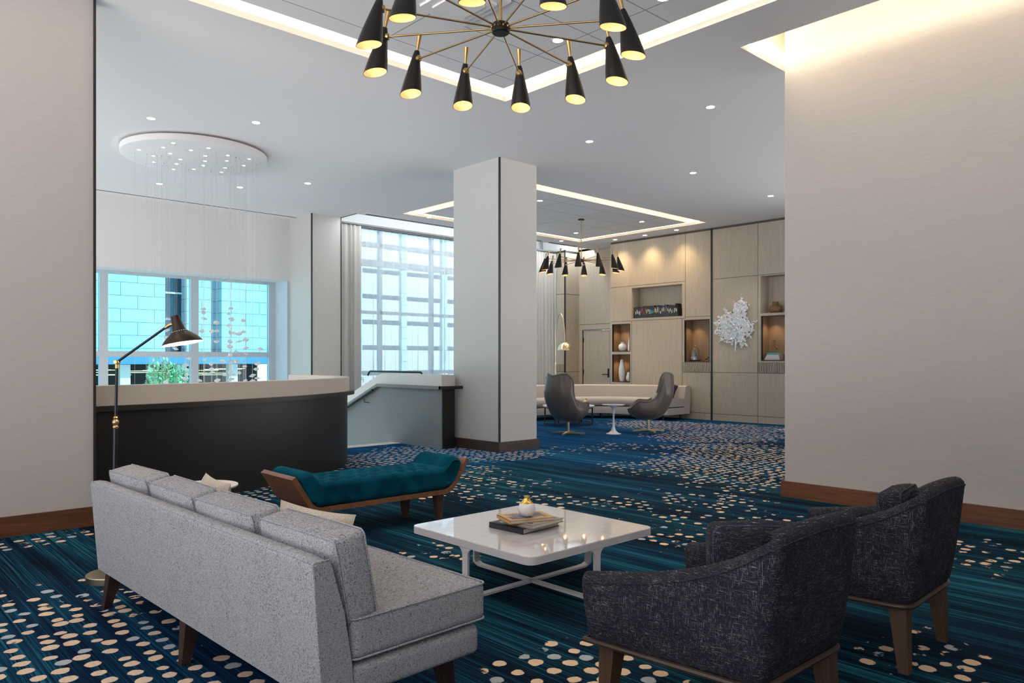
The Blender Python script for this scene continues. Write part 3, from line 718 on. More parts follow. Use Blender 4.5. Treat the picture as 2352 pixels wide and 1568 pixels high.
# ---- maple leaf wall sculpture
OUT = [(8.397,1.547),(8.382,1.764),(8.488,1.65),(8.61,1.672),(8.757,1.744),(8.796,1.828),(8.906,1.9),(8.906,1.955),(8.859,2.023),(8.899,2.122),(8.796,2.243),(8.664,2.306),(8.657,2.416),(8.564,2.356),(8.473,2.352),(8.412,2.526),(8.262,2.605),(8.151,2.538),(8.114,2.442),(8.144,2.242),(8.056,2.132),(7.954,2.114),(7.983,1.996),(7.968,1.955),(8.056,1.797),(8.151,1.759),(8.144,1.625),(8.262,1.613),(8.352,1.709)]
def inside(p, poly):
    c = False; n = len(poly)
    for i in range(n):
        (x1, y1), (x2, y2) = poly[i], poly[i-1]
        if (y1 > p[1]) != (y2 > p[1]) and p[0] < (x2-x1)*(p[1]-y1)/(y2-y1)+x1: c = not c
    return c
t = empty('leaf_wall_sculpture', (WU-.02, 8.42, 2.05), 0, 'large white glinting leaf-shaped sculpture on the oak wall', 'wall art')
poly = [((a-8.42)*.97, (z-2.05)*.97) for a, z in OUT]
M['leaf_white'] = plain('white_glazed_metal', (.90,.92,.95), .16, .0); M['leaf_dark'] = plain('dark_leaf_chip', (.12,.12,.14), .3, .2)
b = MB(); b.prism([(a*.80, z*.80) for a, z in poly][::-1], -.03, .0, 0, 'x'); b.build('backing', M['leaf_white'], t)
b = MB(); rl = random.Random(8); cnt = 0
def flake(p, s, lift):
    b.M = Matrix.Translation((-.03-lift, p[0], p[1])) @ Matrix.Rotation(rl.uniform(0,6.28), 4, 'X') @ Matrix.Rotation(rl.uniform(-.8,.8), 4, 'Y') @ Matrix.Rotation(rl.uniform(-.8,.8), 4, 'Z')
    k = 7; q = [(s*(1 if i % 2 else .5)*math.cos(i*2*PI/k)*rl.uniform(.7,1.2), s*(1 if i % 2 else .55)*math.sin(i*2*PI/k)*rl.uniform(.7,1.2)) for i in range(k)]
    b.prism(q, -.002, .002, 1 if rl.random() < .03 else 0, 'x')
while cnt < 1300:
    p = (rl.uniform(-.5,.5), rl.uniform(-.5,.58))
    if not inside(p, poly): continue
    cnt += 1; flake(p, rl.uniform(.012, .030), rl.uniform(0,.07)*(1-min(1, math.hypot(*p)*1.3)))
for i, (a, z) in enumerate(poly):
    a0, z0 = poly[i-1]; a1, z1 = poly[(i+1) % len(poly)]
    if math.hypot(a, z) > .5*(math.hypot(a0, z0)+math.hypot(a1, z1)):
        for j in range(14): f = rl.uniform(.8, 1.09); flake((a*f+rl.uniform(-.022,.022), z*f+rl.uniform(-.022,.022)), rl.uniform(.014,.028), 0)
o = b.build('leaf_flakes', [M['leaf_white'], M['leaf_dark']], t); o['kind'] = 'stuff'
b = MB(); b.tube([(-.05,-.02,-.28),(-.06,-.03,-.42),(-.04,-.01,-.54)], [.012,.014,.006], 8); b.build('stalk', M['leaf_white'], t)
# ================================================================= SEATING GROUP
def add_piping(b, sx, sz, cy, r, rad, plane='xz', c=(0,0,0)):
    """a welt running round a rounded rectangle"""
    pts = []
    for (qx, qz, a0) in ((1,1,0),(-1,1,90),(-1,-1,180),(1,-1,270)):
        for k in range(6):
            a = math.radians(a0+k*18); pts.append((qx*(sx/2-r)+r*math.cos(a), qz*(sz/2-r)+r*math.sin(a)))
    P = [{'xz': (c[0]+p, c[1]+cy, c[2]+q), 'yz': (c[0]+cy, c[1]+p, c[2]+q), 'xy': (c[0]+p, c[1]+q, c[2]+cy)}[plane] for p, q in pts]
    b.tube(P, rad, 6, 0, True); return b
# ---- grey sofa (x: back to front, y: near end to far end)
SL = 2.29
sofa = empty('sofa', (1.19, 2.15, 0), math.radians(1.84), 'long grey flecked armless sofa seen from behind with four loose back cushions', 'sofa')
b = MB()
PRF = [(0,.205),(-.018,.42),(-.037,.655),(-.036,.668),(-.031,.678),(-.022,.684),(.010,.684),(.020,.680),(.027,.671),(.031,.658),(.075,.50),(.105,.325),(.112,.205)]
ny = 24; vs = []; fs = []; k = len(PRF)
for j in range(ny+1):
    y = SL*j/ny; e = min(y, SL-y); sh = .008*max(0, 1-e/.02)
    for (x, z) in PRF: vs.append((x+(.03-x)*sh*2, y, z-(sh if z > .6 else 0)))
for j in range(ny):
    for i in range(k): fs.append((j*k+i, j*k+(i+1) % k, (j+1)*k+(i+1) % k, (j+1)*k+i))
fs += [tuple(range(k)), tuple(reversed(range(ny*k, ny*k+k)))]
b.add(vs, fs, 0, True); bp = b.build('backrest', M['sofa'], sofa, 35)
b = MB(); b.tube([(-.030,.004,.678),(.02,.004,.680)], .003, 6).tube([(-.001,.003,.21),(-.019,.003,.42),(-.037,.003,.67)], .0035, 6).tube([(-.0325,y,.674) for y in (.004,SL-.004)], .003, 6)
b.build('seam_piping', M['sofa'], bp)
b = MB(); b.rbox(.39, SL/2, .257, .56, SL, .105, .022, 0, n=6, puff=(.004,0,0)); b.build('base', M['sofa'], sofa)
def tuft(x, y, z):
    if z > .03:
        for ty in [i*.286-1.001 for i in range(8)]:
            for tx in (-.06, .14):
                d2 = (x-tx)**2+(y-ty)**2; z -= .024*math.exp(-d2/.0022) + .012*math.exp(-d2/.014)
    return [x, y, z]
b = MB(); b.rbox(.405, SL/2, .398, .60, SL, .148, .028, 0, n=46, rs=2, puff=(.006,0,.012), fn=tuft); sc = b.build('seat_cushion', M['sofa'], sofa)
b = MB(); add_piping(b, .60, SL, .066, .028, .004, 'xy', (.405, SL/2, .398)); add_piping(b, .60, SL, -.066, .028, .004, 'xy', (.405, SL/2, .398)); b.build('piping', M['sofa'], sc)
for i in range(4):
    cw = .522; y = .010+cw/2+i*.571; rr = random.Random(20+i)
    b = MB(); b.M = Matrix.Translation((.122+rr.uniform(-.004,.006), y, .598)) @ Matrix.Rotation(math.radians(-11), 4, 'Y') @ Matrix.Rotation(rr.uniform(-.02,.02), 4, 'Z')
    MM = b.M.copy()
    b.rbox(0, 0, 0, .125, cw, .30, .022, 0, n=10, rs=2, puff=(.020,.006,.005)); c = b.build('back_cushion', M['sofa'], sofa)
    b = MB(); b.M = MM; add_piping(b, cw-.004, .297, .056, .022, .0036, 'yz'); add_piping(b, cw-.004, .297, -.056, .022, .0036, 'yz'); b.build('piping', M['sofa'], c)
for (x, y, dx, dy) in ((.06,.12,-.03,-.03),(.06,1.2,-.03,0),(.06,2.2,-.03,.05),(.60,.16,.03,-.03),(.60,1.2,.03,0),(.60,2.2,.03,.05)):
    MB().taper(x, y, 0, .21, .019, .036, dx, dy).build('leg', M['leg_wood'], sofa)
def pillow(name, loc, rot, w, hgt, th, mt, label, cat='pillow', pinch=.06):
    b = MB(); n = 14
    def side(s):
        def P(i, j):
            x, y = i*2-1, j*2-1; q = max(0, (1-x*x)*(1-y*y))**.45
            ex = 1-pinch*(1-abs(y)**2)*abs(x); ey = 1-pinch*(1-abs(x)**2)*abs(y)
            return (w/2*x*ex, s*th/2*q, hgt/2*y*ey)
        return P
    b.grid(n, n, side(1)); b.grid(n, n, lambda i, j: side(-1)(1-i, j))
    o = b.build(name, M[mt], None, 180); o.location = loc; o.rotation_euler = rot; return tag(o, label, cat)
pillow('throw_pillow', (1.465, 2.78, .545), (math.radians(14), 0, math.radians(90+8)), .50, .36, .14, 'fur', 'cream furry pillow leaning against the sofa cushions nearest the camera', 'pillow', .07)
pillow('throw_pillow', (1.43, 3.72, .57), (math.radians(14), 0, math.radians(90-6)), .42, .34, .13, 'fur', 'cream furry pillow farther along the grey sofa, beside the round side table', 'pillow', .07)

# ---- armchairs
def make_chair(loc, rz, label):
    t = empty('armchair', loc, rz, label, 'armchair', 'dark flecked armchairs')
    # U-shaped plan: left front -> back -> right front ; p in [0,1]
    pts = rounded([(-.37,.345),(-.285,-.325),(.285,-.325),(.37,.345)], .045, 7)
    dense = []
    for a, c in zip(pts, pts[1:]):
        m = max(1, int((c-a).length/.035))
        for i in range(m): dense.append(a+(c-a)*(i/m))
    dense.append(pts[-1]); n = len(dense)
    TP = [(-.5,.792),(-.335,.785),(-.296,.765),(-.24,.724),(-.166,.674),(-.105,.643),(-.04,.616),(.06,.584),(.16,.562),(.25,.549),(.345,.532)]
    def top(p):
        for (a0, v0), (a1, v1) in zip(TP, TP[1:]):
            if a0 <= p.y <= a1: return v0+(v1-v0)*(p.y-a0)/(a1-a0) + (.012*(1-(p.x/.3)**2) if p.y < -.29 else 0)
        return TP[-1][1]
    vs = []; fs = []; TH = .085; prof = []
    for i, p in enumerate(dense):
        a = dense[max(0, i-1)]; c = dense[min(n-1, i+1)]; tg = (c-a).normalized(); inn = Vector((-tg.y, tg.x)); zt = top(p)
        lean = .07 if p.y < -.2 else .07*max(0, min(1, (.1-p.y)/.3))
        row = []
        def at(o, z, out=True):
            f = max(0, (z-.29)/.5); q = p+inn*o
            return (q.x*(1+.02*f), q.y-lean*f-.035*(1-min(1, f*2.2))*max(0, min(1, (q.y-.2)/.14)), z)
        rr = TH/2
        row.append(at(.012,.288)); row.append(at(.0,.31)); row.append(at(-.006,.42)); row.append(at(-.004, .5*(.42+zt-rr)+.02)); row.append(at(0, zt-rr))
        for kk in range(1, 6):
            an = PI*kk/6; row.append(at(rr-rr*math.cos(an), zt-rr+rr*math.sin(an)*.92))
        row.append(at(TH, zt-rr)); row.append(at(TH+.004, .44)); row.append(at(TH, .31)); row.append(at(TH-.01,.29))
        prof.append(row)
    k = len(prof[0])
    for row in prof: vs += row
    for i in range(n-1):
        for j in range(k):
            j2 = (j+1) % k; fs.append((i*k+j2, i*k+j, (i+1)*k+j, (i+1)*k+j2))
    # soft front caps
    for e, sg in ((0, 1), (n-1, -1)):
        base = len(vs); cx = sum(prof[e][j][0] for j in range(k))/k; cz = sum(prof[e][j][2] for j in range(k))/k
        for j in range(k):
            x, y, z = prof[e][j]; vs.append((cx+(x-cx)*.86, y+.016, cz+(z-cz)*.95))
        for j in range(k):
            j2 = (j+1) % k; q = (e*k+j, e*k+j2, base+j2, base+j); fs.append(q if sg > 0 else q[::-1])
        q = tuple(range(base, base+k)); fs.append(q[::-1] if sg < 0 else q)
    b = MB(); b.add(vs, fs, 0, True); sh = b.build('shell', M['chair'], t, 50)
    b = MB(); b.tube([(r[4][0]-.0, r[4][1], r[4][2]+.004) for r in prof], .0042, 6); b.build('piping', M['chair'], sh)
    b = MB(); b.rbox(0, .03, .335, .56, .60, .09, .02, 0, n=4); b.build('seat_base', M['chair'], t)
    b = MB(); b.rbox(0, .055, .395, .55, .56, .09, .035, 0, n=10, puff=(0,.006,.004)); b.build('seat_cushion', M['chair'], t)
    out = rounded([(-.366,.345),(-.29,-.322),(.29,-.322),(.366,.345)], .07, 6)
    b = MB(); P = [(p.x, p.y, .283) for p in out]; b.tube(P+[(0,.345,.283)], .0115, 8, 0, True)
    b.box(-.285, .285, -.29, .33, .272, .290); b.build('rail', M['rail_wood'], t)
    for (x, y, dx, dy) in ((-.245,-.27,-.012,-.025),(.245,-.27,.012,-.025),(-.29,.275,-.012,.02),(.29,.275,.012,.02)):
        MB().taper(x, y, 0, .275, .021, .036, dx, dy).build('leg', M['brown_leg'], t)
    return t
make_chair((2.46, 1.50, 0), math.radians(-1.2), 'dark flecked armchair nearest the camera, partly covering the other armchair')
make_chair((3.62, 1.48, 0), math.radians(1.5), 'dark flecked armchair in front of the plain right wall')

def box_pillow(loc, rz, lean, label):
    t = empty('throw_pillow', loc, rz, label, 'pillow', 'dark pillows in the flecked armchairs')
    b = MB(); b.M = Matrix.Rotation(lean, 4, 'X'); b.rbox(0, 0, 0, .36, .12, .29, .035, 0, n=8, rs=3, puff=(.008,.022,.01)); b.build('cover', M['chair'], t)
    b = MB(); b.M = Matrix.Rotation(lean, 4, 'X'); add_piping(b, .352, .282, .047, .035, .005, 'xz'); add_piping(b, .352, .282, -.047, .035, .005, 'xz'); b.build('piping', M['pillow_dark'], t)
box_pillow((2.575, 1.415, .565), math.radians(-43), math.radians(-3), 'dark boxed pillow standing in the armchair nearest the camera')
box_pillow((3.72, 1.31, .575), math.radians(8), math.radians(-10), 'dark boxed pillow in the armchair before the right wall')

# ---- marble coffee table
CU, CV, CT = 3.135, 3.185, .33; HW = .515
t = empty('coffee_table', (CU, CV, 0), 0, 'low square coffee table with white marble top and white metal frame', 'coffee table')
def rrect(h, r, k=6):
    P = []
    for (sx, sy, a0) in ((1,1,0),(-1,1,90),(-1,-1,180),(1,-1,270)):
        for i in range(k+1):
            a = math.radians(a0+90*i/k); P.append((sx*(h-r)+r*math.cos(a), sy*(h-r)+r*math.sin(a)))
    return P
MB().prism(rrect(HW-.004, .05), CT-.02, CT, 0, 'z').build('tabletop', M['marble'], t)
b = MB(); o_, i_ = rrect(HW, .055), rrect(HW-.03, .03); n = len(o_)
vs = [(x, y, z) for z in (CT-.042, CT-.002) for P in (o_, i_) for (x, y) in P]; fs = []
for i in range(n):
    j = (i+1) % n; fs += [(i, j, 2*n+j, 2*n+i), (n+j, n+i, 3*n+i, 3*n+j), (j, i, n+i, n+j), (2*n+i, 2*n+j, 3*n+j, 3*n+i)]
b.add(vs, fs, 0, False); b.build('edge_frame', M['white_metal'], t)
for q in range(4):
    b = MB(); b.M = Matrix.Rotation(q*PI/2, 4, 'Z'); z1 = CT-.041
    # fillet bracket under the edge, vertical bar and foot bar running to the centre
    L = [(-.0675+.045*math.sin(PI/2*i/6), z1-.045*(1-math.cos(PI/2*i/6))) for i in range(7)]
    poly = [(-.0675, z1-.001)]+L+[(-.0225, .02), (.0225, .02)]+[(-y, z) for y, z in reversed(L)]+[(.0675, z1-.001)]
    b.prism(poly, HW-.014, HW, 0, 'x')
    c = [Vector((HW-.007, .075)), Vector((HW-.007, .045)), Vector((HW-.016, .02)), Vector((HW-.042, .009)), Vector((HW-.08, .007)), Vector((0, .007))]
    vs = []; fs = []
    for i, p in enumerate(c):
        a = c[max(0,i-1)]; e = c[min(len(c)-1,i+1)]; tg = (e-a).normalized(); nn = Vector((-tg.y, tg.x))*.0064
        for w_ in (-.0218, .0218):
            for s_ in (1, -1): vs.append((p.x+nn.x*s_, w_, p.y+nn.y*s_))
    for i in range(len(c)-1):
        o0, o1 = i*4, i*4+4
        for (a, e) in ((0,1),(1,3),(3,2),(2,0)): fs.append((o0+a, o0+e, o1+e, o1+a))
    fs += [(0,2,3,1)]
    b.add(vs, fs, 0, True); b.build('leg', M['white_metal'], t, 30)
def book(loc, rz, lx, ly, hgt, cov, pic, label, jacket=True):
    o = empty('book', loc, rz, label, 'book', 'books on the marble coffee table')
    b = MB().box(-lx/2, lx/2, -ly/2, ly/2, 0, .003).box(-lx/2, lx/2, -ly/2, ly/2, hgt-.003, hgt).box(-lx/2, -lx/2+.004, -ly/2, ly/2, 0, hgt); b.build('cover', cov, o)
    MB().box(-lx/2+.004, lx/2-.005, -ly/2+.005, ly/2-.005, .003, hgt-.003).build('pages', M['pages'], o)
    MB().box(-lx/2+.03, lx/2-.03, -ly/2+.03, ly/2-.03, hgt, hgt+.0006).build('cover_print', pic, o); return o
M['pages'] = plain('paper_pages', (.70,.64,.57), .8)
def picture(name, stops, sc):
    m, tt, b_ = new(name); f = noise(tt, coords(tt, (1,1.6,1)), sc, 2, .4, .6); lk(tt, ramp(tt, f, stops, 'CONSTANT'), b_.inputs['Base Color']); b_.inputs['Roughness'].default_value = .35; return m
book((3.095, 3.205, CT), math.radians(3), .32, .275, .031, plain('navy_cover', (.02,.02,.035), .4), picture('photo_print_a', [(.0,(.08,.07,.05)),(.45,(.42,.40,.37)),(.56,(.10,.09,.06)),(.66,(.55,.42,.30))], 9), 'large navy bound book lying lowest on the marble coffee table')
book((3.105, 3.125, CT+.032), math.radians(4), .285, .20, .022, plain('grey_cover', (.30,.27,.23), .4), picture('photo_print_b', [(.0,(.10,.075,.04)),(.48,(.50,.38,.25)),(.60,(.62,.55,.45)),(.7,(.20,.17,.12))], 10), 'grey and tan picture book in the middle of the coffee table stack')
book((3.065, 3.165, CT+.055), math.radians(-19), .285, .195, .020, plain('ochre_cover', (.52,.30,.11), .4), picture('photo_print_c', [(.0,(.10,.09,.11)),(.47,(.20,.19,.26)),(.55,(.08,.07,.08)),(.62,(.52,.33,.22))], 8), 'ochre covered book topmost on the coffee table stack')
t = empty('bud_vase', (3.055, 3.145, CT+.0756), 0, 'round white bud vase with gold neck standing on the coffee table books', 'vase')
MB().lathe([(.022,0),(.040,.012),(.0505,.035),(.0505,.052),(.043,.072),(.038,.078)], 32).build('body', M['ceramic'], t, 60)
MB().lathe([(.0385,.0775),(.025,.092),(.0175,.106),(.0165,.112),(.019,.117),(.0185,.119),(.015,.119),(.012,.10)], 32).build('neck', M['gold'], t, 60)

# ---- teal bench
t = empty('bench', (3.275, 5.16, 0), math.radians(-.8), 'teal velvet tufted bench with flared walnut ends in front of the curved black guard', 'bench')
D = .26
ctr = rounded([(-.79,.482),(-.632,.232),(.606,.232),(.785,.482)], .07, 6)
ol = []; il = []
for i, p in enumerate(ctr):
    a = ctr[max(0,i-1)]; c = ctr[min(len(ctr)-1,i+1)]; tg = (c-a).normalized(); nn = Vector((-tg.y, tg.x))
    ol.append(p-nn*.018); il.append(p+nn*.018)
n = len(ol); vs = [(p.x, y, p.y) for y in (-D, D) for p in ol+il]; fs = []
for i in range(n-1):
    fs += [(i, i+1, 2*n+i+1, 2*n+i), (n+i+1, n+i, 3*n+i, 3*n+i+1), (i+1, i, n+i, n+i+1), (2*n+i, 2*n+i+1, 3*n+i+1, 3*n+i)]
fs += [(0, n, 3*n, 2*n)[::-1], (n-1, 2*n-1, 4*n-1, 3*n-1)]
b = MB(); b.add(vs, fs, 0, True); b.build('frame', M['walnut'], t, 30)
for (x, y, dx) in ((.525,-.185,.01),(.36,.06,.01),(-.525,-.185,-.01),(-.525,.18,-.01)):
    MB().taper(x, y, 0, .216, .021, .036, dx, 0).build('leg', M['brown_leg'], t)
BT = [(bx, by) for r_ in range(4) for by in [-.165+.11*r_] for bx in [(-.52+.117*c_+(.058 if r_ % 2 else 0)) for c_ in range(9)]]
def btuft(x, y, z):
    if z > .05:
        w_ = 1-max(0, abs(y)-.17)/.09
        for (tx, ty) in BT:
            d2 = (x-tx)**2+(y-ty)**2
            if d2 < .02: z -= .022*math.exp(-d2/.0007)+.006*math.exp(-d2/.003)
        for c_ in range(18):
            tx = -.52+.0585*c_
            if y < -.15 or y > .15: z -= .004*math.exp(-(x-tx)**2/.0001)
    elif y < -.2:
        for c_ in range(9): y += .006*math.exp(-(x+.52-.117*c_)**2/.00012)
    return [x, y, z]
b = MB(); b.rbox(-.013, -.002, .338, 1.215, .515, .178, .04, 0, n=64, rs=3, puff=(0,0,.02), fn=btuft); b.build('seat_cushion', M['velvet'], t, 180)
for sgn, x0, x1 in ((-1, -.632, -.79), (1, .606, .785)):
    b = MB(); s = sgn
    sec = [(x0-s*.0, .262), (x0+(x1-x0)*.30, .30), (x0+(x1-x0)*.72-s*.022, .43), (x0+(x1-x0)*.86-s*.03, .478), (x0+(x1-x0)*.86-s*.05, .508), (x0+(x1-x0)*.8-s*.09, .517), (x0+(x1-x0)*.8-s*.13, .505), (x0+(x1-x0)*.8-s*.155, .475), (x0+(x1-x0)*.45-s*.155, .40), (x0-s*.14, .262)]
    vs = []; fs = []; k = len(sec); ys = [-.258,-.25,-.225]+[-.2+.04*i for i in range(11)]+[.225,.25,.258]
    cx = sum(p[0] for p in sec)/k; cz = sum(p[1] for p in sec)/k
    for y in ys:
        e = max(0, (abs(y)-.20)/.058); f = 1-.20*e**3
        for (x, z) in sec: vs.append((cx+(x-cx)*f, y, cz+(z-cz)*f-.012*e*(z > .4)))
    for j in range(len(ys)-1):
        for i in range(k):
            q = (j*k+i, j*k+(i+1) % k, (j+1)*k+(i+1) % k, (j+1)*k+i); fs.append(q if s > 0 else q[::-1])
    fs += [tuple(range(k)), tuple(reversed(range((len(ys)-1)*k, len(ys)*k)))]
    b.add(vs, fs, 0, True); o = b.build('bolster', M['velvet'], t, 180); o.modifiers.new('soft', 'SUBSURF').levels = 1; o.modifiers['soft'].render_levels = 2

# ---- round side table and floor lamp behind the sofa
t = empty('side_table', (1.875, 4.965, 0), 0, 'round pale side table behind the far end of the grey sofa', 'side table')
MB().lathe([(.165,.475),(.20,.482),(.212,.492),(.212,.500),(.205,.502),(.0,.498)], 48).build('tabletop', M['light_stone'], t, 50)
MB().lathe([(.14,0),(.14,.012),(.03,.025),(.018,.06),(.018,.42),(.03,.46),(.10,.476)], 32).build('pedestal', M['white_metal'], t)
t = empty('floor_lamp', (1.33, 4.95, 0), math.radians(-43.05), 'black articulated floor lamp with brass base and bronze shade, beside the sofa', 'lamp')
MB().lathe([(.0,.0),(.150,.0),(.150,.034),(.146,.038),(.0,.038)], 48).build('base', M['pale_brass'], t, 40)
MB().tube([(0,0,.038),(.012,0,.92)], .013, 12).tube([(.0135,0,.97),(.020,0,1.29)], .0085, 12).build('pole', M['blue_black'], t)
MB().lathe([(.013,0),(.017,.006),(.017,.014),(.012,.02),(.019,.034),(.019,.046),(.011,.056),(.014,.066),(.009,.075)], 20, 0, (.0125,0,.905)).build('clamp', M['brass'], t)
b = MB(); b.rbox(.021, 0, 1.305, .028, .026, .032, .01, 0, 2); b.bar((.021,-.022,1.308), (.021,.022,1.308), .011, 12); b.bar((.021,0,1.27), (.021,0,1.30), .012, 12); b.build('joint', M['brass'], t)
MB().tube([(.028,0,1.312),(.318,0,1.518)], .0075, 10).build('arm', M['blue_black'], t)
b = MB(); b.tube([(.312,0,1.514),(.335,0,1.530),(.352,0,1.536),(.372,0,1.532)], [.009,.012,.010,.009], 10); b.build('elbow', M['brass'], t)
b = MB(); b.M = Matrix.Translation((.382, 0, 1.545)) @ Matrix.Rotation(math.radians(-16), 4, 'Y')
prof = [(.0,.042),(.023,.042),(.025,.034),(.032,-.02),(.040,-.05),(.064,-.072),(.090,-.093),(.109,-.115),(.117,-.130),(.115,-.130),(.106,-.115),(.086,-.094),(.058,-.074),(.034,-.052),(.02,.02)]
vs = []; fs = []; seg = 48
for (r, z) in prof:
    for k in range(seg):
        a = 2*PI*k/seg; x, y = r*math.cos(a), r*math.sin(a)
        vs.append((x*(1.0), y, z+max(0, (-z-.03))*-.115*x/.12))
for i in range(len(prof)-1):
    for k in range(seg): fs.append((i*seg+k, i*seg+(k+1) % seg, (i+1)*seg+(k+1) % seg, (i+1)*seg+k))
M['shade'] = plain('bronze_shade', (.045,.032,.024), .25, .7); M['shade_in'] = plain('white_shade_inside', (.85,.80,.72), .6)
b.add(vs, [f[::-1] for f in fs], 0, True); sh = b.build('lamp_shade', [M['shade'], M['shade_in']], t, 60)
for q in sh.data.polygons:
    if min(q.vertices) >= 8*seg: q.material_index = 1
b = MB(); b.M = Matrix.Translation((.382, 0, 1.545)) @ Matrix.Rotation(math.radians(-16), 4, 'Y')
for k in range(22):
    a = 2*PI*k/22; b.rbox(.0455*math.cos(a), .0455*math.sin(a), -.056, .006, .006, .006, .0028, 0, 1)
b.build('vent_holes', M['ceramic'], sh)
b = MB(); b.rbox(.392, 0, 1.478, .05, .05, .05, .024, 0, 3); b.build('bulb', emit('lamp_bulb', (1,.80,.55), 8), t)
def point(name, loc, energy, col, rad=.03, parent=None):
    l = bpy.data.lights.new(name, 'POINT'); l.energy = energy; l.color = col; l.shadow_soft_size = rad
    o = bpy.data.objects.new(name, l); COL.objects.link(o); o.location = loc; o.parent = parent; return o
point('lamp_light', (.405, 0, 1.40), 6, (1,.78,.52), .03, t)
# ================================================================= LIGHT FITTINGS
def chandelier(label):
    t = empty('chandelier', (0,0,0), 0, label, 'chandelier', 'radial brass and black chandeliers')
    RD = ZC-3.365
    MB().lathe([(.0,RD),(.065,RD),(.065,RD-.022),(.0,RD-.022)][::-1], 32).build('canopy', M['black_metal'], t)
    MB().bar((0,0,.03), (0,0,RD-.02), .010, 12).build('rod', M['brass'], t)
    MB().lathe([(.0,-.034),(.048,-.034),(.055,-.028),(.055,.022),(.05,.028),(.02,.032),(.0,.032)], 32).build('hub', M['black_metal'], t, 40)
    bulbm = emit('chandelier_bulb', (1,.72,.40), 2.2)
    for k in range(12):
        a = math.radians(7.45+30*k); T = Matrix.Rotation(a, 4, 'Z')
        b = MB(); b.M = T; b.bar((.05,0,0), (.722,0,0), .0055, 10).lathe([(.0,0)]*1+[(.009,0)], 8) if False else b.bar((.05,0,0), (.722,0,0), .006, 10)
        b.rbox(.058, 0, 0, .016, .018, .018, .008, 0, 1); b.build('arm', M['brass'], t)
        TL = T @ Matrix.Translation((.745, 0, .055)) @ Matrix.Rotation(math.radians(-13), 4, 'Y')
        prof = [(.016,0),(.022,-.018),(.034,-.075),(.046,-.135),(.058,-.195),(.067,-.25),(.0715,-.285)]
        inn = [(r-.003, z) for r, z in prof[::-1]]
        P = prof+inn; seg = 28; vs = []; fs = []
        for (r, z) in P:
            for q in range(seg):
                an = 2*PI*q/seg; x, y = r*math.cos(an), r*math.sin(an); vs.append((x, y, z-(.42*x*max(0, (-z-.10))/.185)))
        for i in range(len(P)-1):
            for q in range(seg): fs.append((i*seg+q, i*seg+(q+1) % seg, (i+1)*seg+(q+1) % seg, (i+1)*seg+q))
        b = MB(); b.M = TL; b.add(vs, [f[::-1] for f in fs], 0, True); b.lathe([(.0,.002),(.016,.002)][::-1], seg)
        sh = b.build('shade', [M['black_metal'], M['shade_warm']], t, 60)
        for q in sh.data.polygons:
            if min(q.vertices) >= 7*seg and max(q.vertices) < 14*seg: q.material_index = 1
        b = MB(); b.M = TL; b.lathe([(.010,-.002),(.0105,.02),(.015,.075),(.018,.112),(.0,.113)], 20); b.build('neck', M['brass'], sh, 40)
        b = MB(); b.M = T @ Matrix.Translation((.722,0,0)) @ Matrix.Rotation(-PI/2, 4, 'Y'); b.lathe([(.0,.006),(.016,.006),(.022,0),(.022,-.014),(.0,-.014)][::-1], 20); b.build('joint', M['brass'], sh, 40)
        b = MB(); b.M = TL; b.rbox(.005, 0, -.215, .046, .046, .07, .022, 0, 2); b.build('bulb', bulbm, sh)
        c = TL @ Vector((.0,0,-.262)); point('chandelier_light', c, .28, (1,.66,.34), .02, t)
    return t
M['shade_warm'] = plain('pale_shade_inside', (.78,.60,.40), .45)
ch = chandelier('large brass and black chandelier hanging nearest, cut by the top of the picture'); ch.location = (3.103, 3.425, 3.365)
c2 = copy_tree(ch); c2.location = (11.56, 10.29, 3.365); c2['label'] = 'distant brass and black chandelier hanging over the lounge chairs'; 
# ---- recessed downlights
DL = [(2.971,9.526,'above the crystal chandelier, nearer the left wall'),(3.959,8.818,'in the left ceiling right of the crystal chandelier canopy'),(4.172,12.967,'seen through the crystal wires, left one by the window wall'),(5.245,12.306,'seen through the crystal wires, right one by the window wall'),
      (5.942,11.272,'near the grey column by the drape'),(7.536,6.563,'right of the pillar, halfway to the far lounge'),(7.524,4.722,'in the plain ceiling nearest the right wall'),(9.974,6.567,'in the plain ceiling beyond the pillar, second from the right wall edge'),
      (12.378,6.556,'by the right wall edge above the leaf sculpture'),(4.94,4.68,'in the near tiled panel beside the big chandelier'),(4.305,4.20,'in the near tiled panel, cut by the top edge above the chandelier'),(4.981,3.559,'in the near tiled panel, at the top edge right of the chandelier'),
      (9.68,9.62,'in the far tiled panel beside the pillar'),(12.706,9.62,'in the far tiled panel right of the distant chandelier'),(12.74,11.50,'in the far tiled panel left of the distant chandelier rod'),(14.124,11.483,'wall washer over the oak wall, left of three'),(14.133,10.61,'wall washer over the oak wall, middle of three'),
      (14.082,9.702,'wall washer over the oak wall, right of three'),(13.32,12.50,'by the curtain pocket left of the distant chandelier'),(9.163,12.273,'by the curtain pocket left of the pillar'),(2.0,9.9,None),(1.5,2.2,None)]
DL = [d for d in DL if d[2]]
lens = emit('downlight_lens', (1,.93,.82), 22)
ri = MB().lathe([(.045,-.001),(.062,-.004),(.066,-.001),(.066,.004)], 28); p0 = empty('recessed_downlight', (0,0,ZC), 0, 'x', 'downlight', 'recessed ceiling downlights')
ri.build('trim_ring', M['white_metal'], p0, 40); MB().lathe([(.0,-.0015),(.047,-.0015)], 28).build('lens', lens, p0)
